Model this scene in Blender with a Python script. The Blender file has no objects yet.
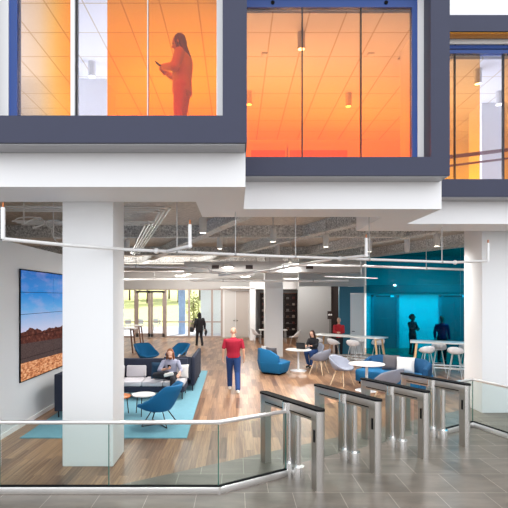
import bpy, bmesh, math, random
from mathutils import Vector, Matrix, Euler
random.seed(7)
C = bpy.context.scene
COL = C.collection
R = math.radians
PI = math.pi

# ------------------------------------------------------------------ materials
MATS = {}
def mat(name, col, rough=.5, metal=0., var=.06, scale=30., bump=0., spec=.5, coat=0.):
    if name in MATS: return MATS[name]
    m = bpy.data.materials.new(name); m.use_nodes = True
    nt = m.node_tree; b = nt.nodes['Principled BSDF']
    b.inputs['Roughness'].default_value = rough
    b.inputs['Metallic'].default_value = metal
    b.inputs['Specular IOR Level'].default_value = spec
    b.inputs['Coat Weight'].default_value = coat
    tc = nt.nodes.new('ShaderNodeTexCoord')
    n = nt.nodes.new('ShaderNodeTexNoise'); n.inputs['Scale'].default_value = scale
    n.inputs['Detail'].default_value = 3
    nt.links.new(tc.outputs['Object'], n.inputs['Vector'])
    mx = nt.nodes.new('ShaderNodeMix'); mx.data_type = 'RGBA'
    c = Vector(col)
    mx.inputs[6].default_value = (*(c*(1-var)), 1); mx.inputs[7].default_value = (*[min(1, v) for v in c*(1+var)], 1)
    nt.links.new(n.outputs['Fac'], mx.inputs[0])
    nt.links.new(mx.outputs[2], b.inputs['Base Color'])
    if bump:
        bp = nt.nodes.new('ShaderNodeBump'); bp.inputs['Strength'].default_value = bump; bp.inputs['Distance'].default_value = .02
        nt.links.new(n.outputs['Fac'], bp.inputs['Height']); nt.links.new(bp.outputs[0], b.inputs['Normal'])
    MATS[name] = m
    return m

def srgb(r, g, b):
    f = lambda v: ((v/255+.055)/1.055)**2.4 if v > 10 else v/255/12.92
    return (f(r), f(g), f(b))

def emit(name, col, s):
    m = bpy.data.materials.new(name); m.use_nodes = True
    b = m.node_tree.nodes['Principled BSDF']
    b.inputs['Base Color'].default_value = (*col, 1)
    b.inputs['Emission Color'].default_value = (*col, 1); b.inputs['Emission Strength'].default_value = s
    return m

def glass(name, tint, refl=.06, grad=None):
    """thin pane: transparent tint + a little mirror reflection; grad = list of (pos, colour) up the pane's own height"""
    m = bpy.data.materials.new(name); m.use_nodes = True
    nt = m.node_tree; nt.nodes.clear()
    out = nt.nodes.new('ShaderNodeOutputMaterial')
    tr = nt.nodes.new('ShaderNodeBsdfTransparent'); gl = nt.nodes.new('ShaderNodeBsdfGlossy')
    gl.inputs['Roughness'].default_value = .02; gl.inputs['Color'].default_value = (.9, .95, 1, 1)
    mix = nt.nodes.new('ShaderNodeMixShader')
    fr = nt.nodes.new('ShaderNodeLayerWeight'); fr.inputs['Blend'].default_value = .12
    ma = nt.nodes.new('ShaderNodeMath'); ma.operation = 'MULTIPLY_ADD'
    ma.inputs[1].default_value = .5; ma.inputs[2].default_value = refl; ma.use_clamp = True
    nt.links.new(fr.outputs['Fresnel'], ma.inputs[0])
    tr.inputs['Color'].default_value = (*tint, 1)
    if grad:
        tc = nt.nodes.new('ShaderNodeTexCoord'); sp = nt.nodes.new('ShaderNodeSeparateXYZ')
        nt.links.new(tc.outputs['Generated'], sp.inputs[0])
        axis, stops = grad
        rp = nt.nodes.new('ShaderNodeValToRGB')
        el = rp.color_ramp.elements
        while len(el) < len(stops): el.new(.5)
        for e, (p, c) in zip(el, stops): e.position = p; e.color = (*c, 1)
        nt.links.new(sp.outputs[axis], rp.inputs[0]); nt.links.new(rp.outputs[0], tr.inputs['Color'])
    nt.links.new(ma.outputs[0], mix.inputs[0]); nt.links.new(tr.outputs[0], mix.inputs[1]); nt.links.new(gl.outputs[0], mix.inputs[2])
    nt.links.new(mix.outputs[0], out.inputs[0])
    return m

def N(nt, t, **kw):
    n = nt.nodes.new(t)
    for k, v in kw.items():
        if k in n.inputs: n.inputs[k].default_value = v
        else: setattr(n, k, v)
    return n

def wood_floor_mat():
    m = bpy.data.materials.new('plank_floor'); m.use_nodes = True
    nt = m.node_tree; L = nt.links.new; b = nt.nodes['Principled BSDF']
    g = N(nt, 'ShaderNodeNewGeometry'); s = N(nt, 'ShaderNodeSeparateXYZ'); L(g.outputs['Position'], s.inputs[0])
    cb = N(nt, 'ShaderNodeCombineXYZ'); L(s.outputs['Y'], cb.inputs['X']); L(s.outputs['X'], cb.inputs['Y'])
    br = N(nt, 'ShaderNodeTexBrick'); br.offset = .37; br.offset_frequency = 2
    br.inputs['Scale'].default_value = 1; br.inputs['Brick Width'].default_value = 1.05; br.inputs['Row Height'].default_value = .15
    br.inputs['Mortar Size'].default_value = .003; br.inputs['Mortar Smooth'].default_value = .2
    br.inputs['Color1'].default_value = (0, 0, 0, 1); br.inputs['Color2'].default_value = (1, 1, 1, 1); br.inputs['Mortar'].default_value = (.3, .3, .3, 1)
    L(cb.outputs[0], br.inputs['Vector'])
    # grain streaks along the plank, shifted plank by plank
    mp = N(nt, 'ShaderNodeMapping'); mp.inputs['Scale'].default_value = (.9, 26, 1); L(cb.outputs[0], mp.inputs['Vector'])
    ad = N(nt, 'ShaderNodeVectorMath', operation='ADD'); L(mp.outputs[0], ad.inputs[0])
    sc = N(nt, 'ShaderNodeVectorMath', operation='SCALE'); sc.inputs['Scale'].default_value = 13.; L(br.outputs['Color'], sc.inputs[0]); L(sc.outputs[0], ad.inputs[1])
    n = N(nt, 'ShaderNodeTexNoise', Scale=1.3, Detail=5., Roughness=.6); L(ad.outputs[0], n.inputs['Vector'])
    ma = N(nt, 'ShaderNodeMath', operation='MULTIPLY_ADD'); ma.inputs[1].default_value = .55; L(br.outputs['Color'], ma.inputs[0])
    m2 = N(nt, 'ShaderNodeMath', operation='MULTIPLY_ADD'); m2.inputs[1].default_value = 1.2; m2.inputs[2].default_value = -.4; L(n.outputs['Fac'], m2.inputs[0]); L(m2.outputs[0], ma.inputs[2])
    rp = N(nt, 'ShaderNodeValToRGB'); L(ma.outputs[0], rp.inputs[0])
    el = rp.color_ramp.elements; el[0].position = .05; el[0].color = (*srgb(84, 54, 36), 1); el[1].position = .9; el[1].color = (*srgb(184, 144, 108), 1)
    e = el.new(.45); e.color = (*srgb(134, 98, 72), 1)
    L(rp.outputs[0], b.inputs['Base Color']); b.inputs['Roughness'].default_value = .35; b.inputs['Specular IOR Level'].default_value = .5
    return m

def tile_floor_mat():
    m = bpy.data.materials.new('stone_tile'); m.use_nodes = True
    nt = m.node_tree; L = nt.links.new; b = nt.nodes['Principled BSDF']
    g = N(nt, 'ShaderNodeNewGeometry')
    mp = N(nt, 'ShaderNodeMapping'); mp.inputs['Location'].default_value = (-.11, -5.75+.61*10, 0); L(g.outputs['Position'], mp.inputs['Vector'])
    br = N(nt, 'ShaderNodeTexBrick'); br.offset = .5; br.offset_frequency = 2
    br.inputs['Scale'].default_value = 1; br.inputs['Brick Width'].default_value = .61; br.inputs['Row Height'].default_value = .61
    br.inputs['Mortar Size'].default_value = .004; br.inputs['Mortar Smooth'].default_value = .1
    br.inputs['Color1'].default_value = (*srgb(112, 104, 94), 1); br.inputs['Color2'].default_value = (*srgb(124, 116, 106), 1); br.inputs['Mortar'].default_value = (*srgb(172, 164, 152), 1)
    L(mp.outputs[0], br.inputs['Vector'])
    n = N(nt, 'ShaderNodeTexNoise', Scale=2.2, Detail=6., Roughness=.6)
    st = N(nt, 'ShaderNodeMapping'); st.inputs['Scale'].default_value = (.7, 2.2, 1); L(g.outputs['Position'], st.inputs['Vector']); L(st.outputs[0], n.inputs['Vector'])
    rp = N(nt, 'ShaderNodeValToRGB'); L(n.outputs['Fac'], rp.inputs[0])
    el = rp.color_ramp.elements; el[0].position = .3; el[0].color = (.66, .65, .64, 1); el[1].position = .72; el[1].color = (1.12, 1.1, 1.08, 1)
    mx = N(nt, 'ShaderNodeMix', data_type='RGBA', blend_type='MULTIPLY'); mx.inputs[0].default_value = 1
    L(br.outputs['Color'], mx.inputs[6]); L(rp.outputs[0], mx.inputs[7]); L(mx.outputs[2], b.inputs['Base Color'])
    b.inputs['Roughness'].default_value = .38; b.inputs['Specular IOR Level'].default_value = .35
    return m

def speckle_mat(name, dark, light, lo=.42, hi=.6, scale=26, bump=.6, stretch=(1, 1, 1)):
    m = bpy.data.materials.new(name); m.use_nodes = True
    nt = m.node_tree; L = nt.links.new; b = nt.nodes['Principled BSDF']
    g = N(nt, 'ShaderNodeNewGeometry'); mp = N(nt, 'ShaderNodeMapping'); mp.inputs['Scale'].default_value = stretch; L(g.outputs['Position'], mp.inputs['Vector'])
    n = N(nt, 'ShaderNodeTexNoise', Scale=float(scale), Detail=4., Roughness=.65); L(mp.outputs[0], n.inputs['Vector'])
    rp = N(nt, 'ShaderNodeValToRGB'); L(n.outputs['Fac'], rp.inputs[0])
    el = rp.color_ramp.elements; el[0].position = lo; el[0].color = (*dark, 1); el[1].position = hi; el[1].color = (*light, 1)
    L(rp.outputs[0], b.inputs['Base Color']); b.inputs['Roughness'].default_value = .95
    bp = N(nt, 'ShaderNodeBump', Strength=bump, Distance=.03); L(n.outputs['Fac'], bp.inputs['Height']); L(bp.outputs[0], b.inputs['Normal'])
    return m

def screen_mat():
    """a desert road under a blue evening sky, shown on the display"""
    m = bpy.data.materials.new('landscape_screen'); m.use_nodes = True
    nt = m.node_tree; L = nt.links.new; nt.nodes.clear()
    out = N(nt, 'ShaderNodeOutputMaterial'); em = N(nt, 'ShaderNodeEmission'); em.inputs['Strength'].default_value = 1.
    g = N(nt, 'ShaderNodeNewGeometry'); s = N(nt, 'ShaderNodeSeparateXYZ'); L(g.outputs['Position'], s.inputs[0])
    def ramp(src, stops):
        r = N(nt, 'ShaderNodeValToRGB'); el = r.color_ramp.elements
        while len(el) < len(stops): el.new(.5)
        for e, (p, c) in zip(el, stops): e.position = p; e.color = (*c, 1)
        L(src, r.inputs[0]); return r.outputs[0]
    def mr(src, a, b_):
        n = N(nt, 'ShaderNodeMapRange'); n.inputs['From Min'].default_value = a; n.inputs['From Max'].default_value = b_; L(src, n.inputs['Value']); return n.outputs[0]
    def noise(sc, stretch, det=4.):
        mp = N(nt, 'ShaderNodeMapping'); mp.inputs['Scale'].default_value = stretch; L(g.outputs['Position'], mp.inputs['Vector'])
        n = N(nt, 'ShaderNodeTexNoise', Scale=float(sc), Detail=det, Roughness=.6); L(mp.outputs[0], n.inputs['Vector']); return n.outputs['Fac']
    def math_(op, a, b_, c=None):
        n = N(nt, 'ShaderNodeMath', operation=op)
        for i, v in enumerate([a, b_, c]):
            if v is None: continue
            if isinstance(v, (int, float)): n.inputs[i].default_value = v
            else: L(v, n.inputs[i])
        return n.outputs[0]
    def mix(f, a, b_):
        n = N(nt, 'ShaderNodeMix', data_type='RGBA'); L(f, n.inputs[0]); L(a, n.inputs[6]); L(b_, n.inputs[7]); return n.outputs[2]
    Y, Z = s.outputs['Y'], s.outputs['Z']
    sky = ramp(mr(Z, 1.75, 3.02), [(0, srgb(205, 205, 228)), (.18, srgb(170, 190, 226)), (.4, srgb(100, 165, 222)), (.65, srgb(30, 130, 208)), (1, srgb(4, 98, 180))])
    pink = N(nt, 'ShaderNodeRGB'); pink.outputs[0].default_value = (*srgb(225, 190, 215), 1)
    cl = math_('MULTIPLY', mr(noise(2.2, (1, .5, 2.)), .48, .75), .28); sky = mix(cl, sky, pink.outputs[0])
    rock = ramp(noise(9, (1, 1, 1.6)), [(.3, srgb(58, 32, 32)), (.55, srgb(92, 50, 42)), (.68, srgb(116, 68, 56)), (.76, srgb(205, 190, 190))])
    road = ramp(noise(30, (1, 1, 2)), [(.3, srgb(62, 50, 50)), (.7, srgb(98, 80, 78))])
    grass = ramp(noise(14, (1, .6, 2)), [(.3, srgb(120, 60, 40)), (.5, srgb(215, 140, 95)), (.7, srgb(250, 205, 160))])
    ridge = math_('MULTIPLY_ADD', noise(1.6, (1, 1, .01)), .32, 1.66)
    f1 = math_('GREATER_THAN', Z, ridge)
    c = mix(f1, rock, sky)
    slope = math_('MULTIPLY_ADD', Y, -.03, 1.86)
    f2 = math_('GREATER_THAN', Z, slope); c = mix(f2, road, c)
    f3 = math_('GREATER_THAN', Z, math_('MULTIPLY_ADD', Y, -.02, 1.4)); c = mix(f3, grass, c)
    L(c, em.inputs['Color'])
    gl = N(nt, 'ShaderNodeBsdfGlossy'); gl.inputs['Roughness'].default_value = .2
    mx = N(nt, 'ShaderNodeMixShader'); mx.inputs[0].default_value = .03
    L(em.outputs[0], mx.inputs[1]); L(gl.outputs[0], mx.inputs[2]); L(mx.outputs[0], out.inputs[0])
    return m

def ceil_tile_mat():
    m = bpy.data.materials.new('acoustic_tile'); m.use_nodes = True
    nt = m.node_tree; L = nt.links.new; b = nt.nodes['Principled BSDF']
    g = N(nt, 'ShaderNodeNewGeometry')
    br = N(nt, 'ShaderNodeTexBrick'); br.offset = 0
    br.inputs['Scale'].default_value = 1; br.inputs['Brick Width'].default_value = .61; br.inputs['Row Height'].default_value = .8
    br.inputs['Mortar Size'].default_value = .011; br.inputs['Mortar Smooth'].default_value = 0
    br.inputs['Color1'].default_value = (.82, .82, .82, 1); br.inputs['Color2'].default_value = (.85, .85, .85, 1); br.inputs['Mortar'].default_value = (.55, .46, .32, 1)
    mp = N(nt, 'ShaderNodeMapping'); mp.inputs['Rotation'].default_value = (0, 0, 0); L(g.outputs['Position'], mp.inputs['Vector'])
    L(mp.outputs[0], br.inputs['Vector']); L(br.outputs['Color'], b.inputs['Base Color']); b.inputs['Roughness'].default_value = .8
    return m

M_white = mat('white_paint', (.82, .82, .82), .6, var=.015, scale=2)
M_fascia = mat('white_fascia_panel', (.86, .86, .87), .55, var=.01, scale=2)
M_col = mat('column_white', (.84, .85, .86), .6, var=.012, scale=2)
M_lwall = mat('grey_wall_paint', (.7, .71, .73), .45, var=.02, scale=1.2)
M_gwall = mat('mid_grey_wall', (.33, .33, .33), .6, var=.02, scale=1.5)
M_teal = mat('teal_wall_paint', srgb(48, 112, 135), .6, var=.03, scale=2)
M_navy = mat('navy_metal_frame', srgb(42, 46, 70), .42, metal=.2, var=.05, scale=6)
M_blue = mat('blue_frame_strip', srgb(0, 62, 140), .35, var=.03)
M_black = mat('black_rubber', (.01, .01, .011), .6, spec=.03)
M_blackm = mat('black_metal', (.02, .02, .023), .4, metal=.4)
M_steel = mat('brushed_steel', (.9, .89, .88), .22, metal=1., var=.05, scale=40)
M_steeld = mat('satin_steel_plate', (.56, .53, .5), .32, metal=.97, var=.05, scale=40)
M_rail = mat('rail_steel', (.86, .85, .84), .3, metal=.9, var=.03, scale=40)
M_alum = mat('bronze_aluminium', srgb(176, 160, 152), .45, metal=.1, var=.05)
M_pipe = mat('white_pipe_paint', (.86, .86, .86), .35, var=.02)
M_conduit = mat('galvanised_conduit', (.68, .68, .67), .4, metal=.3, var=.06)
M_rod = mat('hanger_steel', (.5, .5, .5), .4, metal=.6)
M_deck = speckle_mat('sprayed_deck', srgb(160, 152, 142), srgb(236, 229, 218), .32, .68, 16, .35, (.5, 3, 1))
M_beam = speckle_mat('fireproofed_beam', srgb(150, 150, 150), srgb(240, 240, 238), .36, .64, 24, .4)
M_flange = speckle_mat('fireproofed_flange', srgb(175, 175, 172), srgb(228, 228, 224), .36, .64, 24, .3)
M_cyl = mat('lamp_grey_white', (.62, .61, .59), .5, var=.02)
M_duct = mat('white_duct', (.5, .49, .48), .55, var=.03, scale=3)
M_floor = wood_floor_mat(); M_tile = tile_floor_mat()
M_rug = mat('teal_rug', srgb(112, 162, 178), .95, var=.1, scale=9, bump=.3)
M_navyfab = mat('navy_fabric', srgb(36, 42, 60), .9, var=.15, scale=90, bump=.2)
M_bluefab = mat('blue_fabric', srgb(0, 97, 146), .85, var=.1, scale=120, bump=.15)
M_dbluefab = mat('deep_blue_fabric', srgb(0, 66, 106), .85, var=.1, scale=120, bump=.15)
M_lgfab = mat('light_grey_fabric', srgb(196, 192, 196), .9, var=.06, scale=90, bump=.2)
M_greyfab = mat('blue_grey_fabric', srgb(140, 144, 158), .9, var=.08, scale=120, bump=.2)
M_dgfab = mat('charcoal_fabric', srgb(84, 80, 84), .9, var=.2, scale=60, bump=.3)
M_whitefab = mat('white_fabric', srgb(206, 204, 202), .9, var=.04, scale=60, bump=.2)
M_petrol = mat('petrol_blue_fabric', srgb(14, 52, 78), .9, var=.1, scale=60)
M_plastic = mat('white_plastic', (.8, .8, .82), .35, var=.01)
M_laminate = mat('white_laminate', (.66, .64, .62), .35, var=.02)
M_oak = mat('pale_oak', srgb(214, 174, 128), .5, var=.12, scale=14)
M_ash = mat('light_ash', srgb(226, 200, 168), .5, var=.08, scale=14)
M_walnut = mat('orange_wood', srgb(190, 112, 58), .45, var=.15, scale=12)
M_brownw = mat('brown_wood', srgb(120, 78, 56), .5, var=.15, scale=12)
M_dark = mat('dark_wood', srgb(44, 30, 28), .6, var=.15, scale=8)
M_lamp = emit('lamp_lens', (1, .93, .8), 12)
M_lens = emit('ceiling_lamp_lens', (1, .95, .88), 2.5)
G_clear = glass('clear_glass', (.95, .98, .97), .02)
G_rail = glass('rail_glass', (.88, .93, .92), .012)
G_edge = mat('glass_green_edge', srgb(60, 110, 100), .2)
OR_lo, OR_hi = (.98, .36, .045), (.96, .6, .27)
G_or = glass('orange_film_glass', OR_lo, .03, ('Z', [(0, (.98, .33, .05)), (.25, (.94, .42, .11)), (.62, (.81, .51, .29)), (1, (.76, .55, .38))]))
G_orx = glass('fading_orange_film_glass', OR_lo, .03, ('X', [(0, (.8, .72, .68)), (.4, (.82, .68, .54)), (.7, (.86, .6, .26)), (1, (.92, .5, .1))]))
G_yel = glass('amber_film_glass', OR_lo, .03, ('Z', [(0, (.92, .56, .12)), (.25, (.86, .5, .16)), (.62, (.84, .58, .32)), (1, (.8, .62, .44))]))
G_orl = glass('warm_orange_film_glass', OR_lo, .03, ('Z', [(0, (.97, .38, .05)), (.25, (.92, .44, .09)), (.62, (.85, .5, .17)), (1, (.82, .54, .25))]))
G_lav = glass('pale_film_glass', (.84, .86, .96), .04)
G_teal = glass('teal_film_glass', (.0, .46, .6), .015)

# ------------------------------------------------------------------ mesh builder
class MB:
    def __init__(s): s.bm = bmesh.new()
    def _merge(s, t, mtx=None):
        if mtx is not None: bmesh.ops.transform(t, matrix=mtx, verts=t.verts)
        me = bpy.data.meshes.new('tmp'); t.to_mesh(me); t.free(); s.bm.from_mesh(me); bpy.data.meshes.remove(me); return s
    def box(s, c, size, rot=(0, 0, 0), bev=0., seg=2):
        t = bmesh.new(); bmesh.ops.create_cube(t, size=1.)
        bmesh.ops.scale(t, vec=size, verts=t.verts)
        if bev: bmesh.ops.bevel(t, geom=list(t.edges), offset=bev, segments=seg, affect='EDGES', profile=.5)
        return s._merge(t, Matrix.Translation(c) @ Euler(rot).to_matrix().to_4x4())
    def bb(s, x0, x1, y0, y1, z0, z1, bev=0.):
        return s.box(((x0+x1)/2, (y0+y1)/2, (z0+z1)/2), (x1-x0, y1-y0, z1-z0), bev=bev)
    def bar(s, p0, p1, w, h, bev=0., up=(0, 0, 1)):
        p0, p1 = Vector(p0), Vector(p1); d = (p1-p0); l = d.length; d.normalize()
        u = Vector(up)
        if abs(d.dot(u)) > .99: u = Vector((0, 1, 0))
        x = d.cross(u).normalized(); u = x.cross(d).normalized()
        m = Matrix((x, d, u)).transposed().to_4x4(); m.translation = (p0+p1)/2
        t = bmesh.new(); bmesh.ops.create_cube(t, size=1.); bmesh.ops.scale(t, vec=(w, l, h), verts=t.verts)
        if bev: bmesh.ops.bevel(t, geom=list(t.edges), offset=bev, segments=2, affect='EDGES', profile=.5)
        return s._merge(t, m)
    def cyl(s, p0, p1, r0, r1=None, seg=14, cap=True):
        p0, p1 = Vector(p0), Vector(p1); d = p1-p0
        t = bmesh.new(); bmesh.ops.create_cone(t, cap_ends=cap, segments=seg, radius1=r0, radius2=r0 if r1 is None else r1, depth=d.length)
        m = d.to_track_quat('Z', 'Y').to_matrix().to_4x4(); m.translation = (p0+p1)/2
        return s._merge(t, m)
    def ball(s, c, r, seg=14, rot=(0, 0, 0)):
        t = bmesh.new(); bmesh.ops.create_uvsphere(t, u_segments=seg, v_segments=max(6, seg*2//3), radius=1.)
        if isinstance(r, (int, float)): r = (r, r, r)
        bmesh.ops.scale(t, vec=r, verts=t.verts)
        rm = rot if isinstance(rot, Matrix) else Euler(rot).to_matrix()
        return s._merge(t, Matrix.Translation(c) @ rm.to_4x4())
    def cap(s, p0, p1, r0, r1=None, seg=12):
        r1 = r0 if r1 is None else r1
        s.cyl(p0, p1, r0, r1, seg); s.ball(p0, r0, seg); return s.ball(p1, r1, seg)
    def tube(s, pts, r, seg=10):
        pts = [Vector(p) for p in pts]
        for a, b in zip(pts, pts[1:]): s.cyl(a, b, r, None, seg)
        for p in pts[1:-1]: s.ball(p, r, seg)
        return s
    def lathe(s, prof, c=(0, 0, 0), seg=32, sx=1., sy=1.):
        t = bmesh.new(); rings = []
        for r, z in prof:
            if r < 1e-5: rings.append([t.verts.new((0, 0, z))])
            else: rings.append([t.verts.new((r*math.cos(2*PI*i/seg)*sx, r*math.sin(2*PI*i/seg)*sy, z)) for i in range(seg)])
        for A, B in zip(rings, rings[1:]):
            for i in range(seg):
                j = (i+1) % seg
                f = [A[i] if len(A) > 1 else A[0], A[j] if len(A) > 1 else None, B[j] if len(B) > 1 else B[0], B[i] if len(B) > 1 else None]
                f = [v for v in f if v]
                if len(f) >= 3: t.faces.new(f)
        bmesh.ops.recalc_face_normals(t, faces=t.faces)
        return s._merge(t, Matrix.Translation(c))
    def prism(s, poly, z0, z1, scale0=1., bev=0.):
        t = bmesh.new(); cx = sum(p[0] for p in poly)/len(poly); cy = sum(p[1] for p in poly)/len(poly)
        a = [t.verts.new((cx+(x-cx)*scale0, cy+(y-cy)*scale0, z0)) for x, y in poly]
        b = [t.verts.new((x, y, z1)) for x, y in poly]
        n = len(poly); t.faces.new(a[::-1]); t.faces.new(b)
        for i in range(n): t.faces.new((a[i], a[(i+1) % n], b[(i+1) % n], b[i]))
        bmesh.ops.recalc_face_normals(t, faces=t.faces)
        if bev: bmesh.ops.bevel(t, geom=list(t.edges), offset=bev, segments=3, affect='EDGES', profile=.5)
        return s._merge(t)
    def loft(s, secs, closed=True):
        """secs: list of rings of equal length; capped"""
        t = bmesh.new(); rs = [[t.verts.new(p) for p in r] for r in secs]; n = len(rs[0])
        for A, B in zip(rs, rs[1:]):
            for i in range(n): t.faces.new((A[i], A[(i+1) % n], B[(i+1) % n], B[i]))
        t.faces.new(rs[0][::-1]); t.faces.new(rs[-1])
        bmesh.ops.recalc_face_normals(t, faces=t.faces)
        return s._merge(t)
    def etube(s, secs, side=(1, 0, 0), seg=16):
        """elliptic tube: secs = [(centre, r_side, r_front)]"""
        side = Vector(side).normalized(); rings = []
        P = [Vector(c) for c, _, _ in secs]
        for i, (c, rs_, rf) in enumerate(secs):
            d = (P[min(i+1, len(P)-1)]-P[max(i-1, 0)]).normalized()
            x = (side-d*side.dot(d)).normalized(); y = d.cross(x)
            rings.append([P[i]+x*math.cos(2*PI*k/seg)*rs_+y*math.sin(2*PI*k/seg)*rf for k in range(seg)])
        return s.loft(rings)
    def build(s, name, m, parent=None, smooth=True, voxel=None):
        me = bpy.data.meshes.new(name)
        s.bm.to_mesh(me); s.bm.free()
        o = bpy.data.objects.new(name, me); COL.objects.link(o)
        if voxel:
            r = o.modifiers.new('r', 'REMESH'); r.mode = 'VOXEL'; r.voxel_size = voxel
            k = o.modifiers.new('k', 'SMOOTH'); k.iterations = 3; k.factor = .5
            bake(o)
        me = o.data
        if smooth and len(me.polygons):
            me.polygons.foreach_set('use_smooth', [True]*len(me.polygons))
            if not voxel: me.set_sharp_from_angle(angle=R(38))
        me.materials.clear(); me.materials.append(m)
        if parent: o.parent = parent
        return o

def bake(o):
    dg = bpy.context.evaluated_depsgraph_get(); dg.update()
    ev = o.evaluated_get(dg); me = bpy.data.meshes.new_from_object(ev, depsgraph=dg)
    old = o.data; o.modifiers.clear(); o.data = me; me.name = o.name
    bpy.data.meshes.remove(old)

def tag(o, label, cat, group=None, kind=None):
    o['label'] = label; o['category'] = cat
    if group: o['group'] = group
    if kind: o['kind'] = kind
    return o
def thing(name, label, cat, loc=(0, 0, 0), rz=0., group=None):
    o = bpy.data.objects.new(name, None); o.empty_display_size = .1; COL.objects.link(o)
    o.location = loc; o.rotation_euler = (0, 0, rz)
    return tag(o, label, cat, group)
def struct(o, label=None, cat='structure'):
    o['kind'] = 'structure'
    if label: o['label'] = label; o['category'] = cat
    return o
def dup(root, loc, rz, label, group=None):
    r = root.copy(); COL.objects.link(r); r.location = loc; r.rotation_euler = (0, 0, rz); r['label'] = label
    if group: r['group'] = group
    for ch in root.children:
        c = ch.copy(); COL.objects.link(c); c.parent = r
        for g in ch.children:
            d = g.copy(); COL.objects.link(d); d.parent = c
    return r
def face(dx, dy): return math.atan2(dy, dx)-PI/2      # rotation that turns local +Y to (dx, dy)

# ------------------------------------------------------------------ camera
cam = bpy.data.cameras.new('camera'); co = bpy.data.objects.new('camera', cam); COL.objects.link(co)
co.location = (0, 0, 2.5); co.rotation_euler = (R(90), 0, 0)
cam.sensor_width = 36; cam.lens = 450/508*36; cam.shift_x = 18/508; cam.shift_y = 43/508
cam.clip_end = 400; C.camera = co

# ------------------------------------------------------------------ shell of the building
u = Vector((.855, .52, 0)).normalized(); v = Vector((.52, -.855, 0)).normalized()
wl = lambda x: 6.02+(x+1.5)*.608          # edge between tile and planks
struct(MB().prism([(-1.98, 5.73), (12.6, wl(12.6)), (12.6, 28), (-9, 28), (-9, 5.73)], -.12, 0).build('floor', M_floor, smooth=False), 'brown plank floor of the lounge beyond the glass railing', 'floor')
struct(MB().prism([(-9, -3), (14, -3), (14, wl(12.6)), (12.6, wl(12.6)), (-1.98, 5.73), (-9, 5.73)], -.12, 0).build('floor', M_tile, smooth=False), 'grey stone tile floor around the turnstiles', 'floor')
struct(MB().bb(-4.28, -4.13, 5.3, 15, 0, 3.51).build('wall_left', M_lwall, smooth=False), 'grey side wall carrying the big display', 'wall')
struct(MB().bb(-4.13, -4.112, 5.3, 15, 0, .09).build('baseboard_left', M_white, smooth=False))
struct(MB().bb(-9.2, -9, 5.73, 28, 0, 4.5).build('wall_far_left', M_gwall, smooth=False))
struct(MB().bb(12.6, 12.8, wl(12.6), 28, 0, 4.5).build('wall_right', M_white, smooth=False))
# deck and beams
struct(MB().bb(-9.2, .1, 6.0, 28.2, 4.5, 4.6).bb(.1, 3.25, 7.45, 28.2, 4.5, 4.6).bb(3.25, 12.8, 8.9, 28.2, 4.5, 4.6).build('ceiling', M_deck, smooth=False), 'sprayed grey brown deck above the exposed services', 'ceiling')
bd = Vector((-.347, .938, 0))
for k in range(-3, 4):
    c = 3.42+2.72*k; n = Vector((.938, .347, 0))
    def at(y): x = (c-.347*y)/.938; return Vector((x, y, 0))
    y0, y1 = 7.95, 27.6
    while at(y0).x > 11.8: y0 += .3
    while at(y1).x < -8.6: y1 -= .3
    if at(y0).x > 2.3 and y0 < 9.7: y0 = 9.7
    if y1-y0 < 2: continue
    a, b = at(y0), at(y1)
    t = struct(thing('ceiling_beam', 'fireproofed steel beam running under the deck', 'beam')); t['group'] = 'beams under the deck'
    MB().bar(a+Vector((0, 0, 4.33)), b+Vector((0, 0, 4.33)), .06, .33).build('web', M_beam, t, smooth=False)
    MB().bar(a+Vector((0, 0, 4.165)), b+Vector((0, 0, 4.165)), .26, .05, .01).build('flange', M_flange, t, smooth=False)
for i in range(3):
    y = (12.6, 17.9, 22.6)[i]
    t = struct(thing('ceiling_beam', 'fireproofed cross beam running along the width of the lounge', 'beam')); t['group'] = 'cross beams under the deck'
    MB().bb(-8.9, 5.2, y-.04, y+.04, 4.2, 4.5).build('web', M_beam, t, smooth=False)
    MB().bb(-8.9, 5.2, y-.1, y+.1, 4.16, 4.21).build('flange', M_flange, t, smooth=False)

# stepped fascia and soffit under the upper storey
m = MB()
for a in [(-9, -.59, 5.72, 6.62), (-.59, .12, 5.72, 7.87), (.12, 2.55, 7.16, 7.87), (2.55, 3.27, 7.16, 9.54), (3.27, 12, 8.63, 9.54)]:
    m.bb(*a, 3.9, 4.36)
struct(m.build('trim_1', M_fascia, smooth=False), 'white stepped fascia and soffit under the upper windows', 'fascia')
m = MB()
m.bb(-9, .12, 5.72, 6.1, 7.69, 9.); m.bb(.12, 3.27, 7.16, 7.5, 7.69, 9.); m.bb(3.27, 12, 8.63, 9., 7.69, 9.)
m.bb(.0, .12, 5.98, 7.16, 4.36, 9.); m.bb(3.15, 3.27, 7.44, 8.63, 4.36, 9.)
m.bb(-9, -3.4, 5.72, 5.9, 4.36, 7.69); m.bb(6.75, 12, 8.63, 8.8, 4.36, 7.69)
struct(m.build('trim_2', M_fascia, smooth=False), 'white fascia above the upper windows', 'fascia')

def column(x0, x1, y0, y1, label, top=4.5):
    struct(MB().bb(x0, x1, y0, y1, 0, top, bev=.012).build('column', M_col), label, 'column')
column(-2.56, -1.81, 6.63, 7.28, 'big white square column in front of the display wall')
column(5.3, 6.05, 9.7, 10.46, 'white square column at the right behind the bent railing')
column(1.21, 1.96, 18.75, 19.5, 'white square column in the middle of the lounge')

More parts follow.
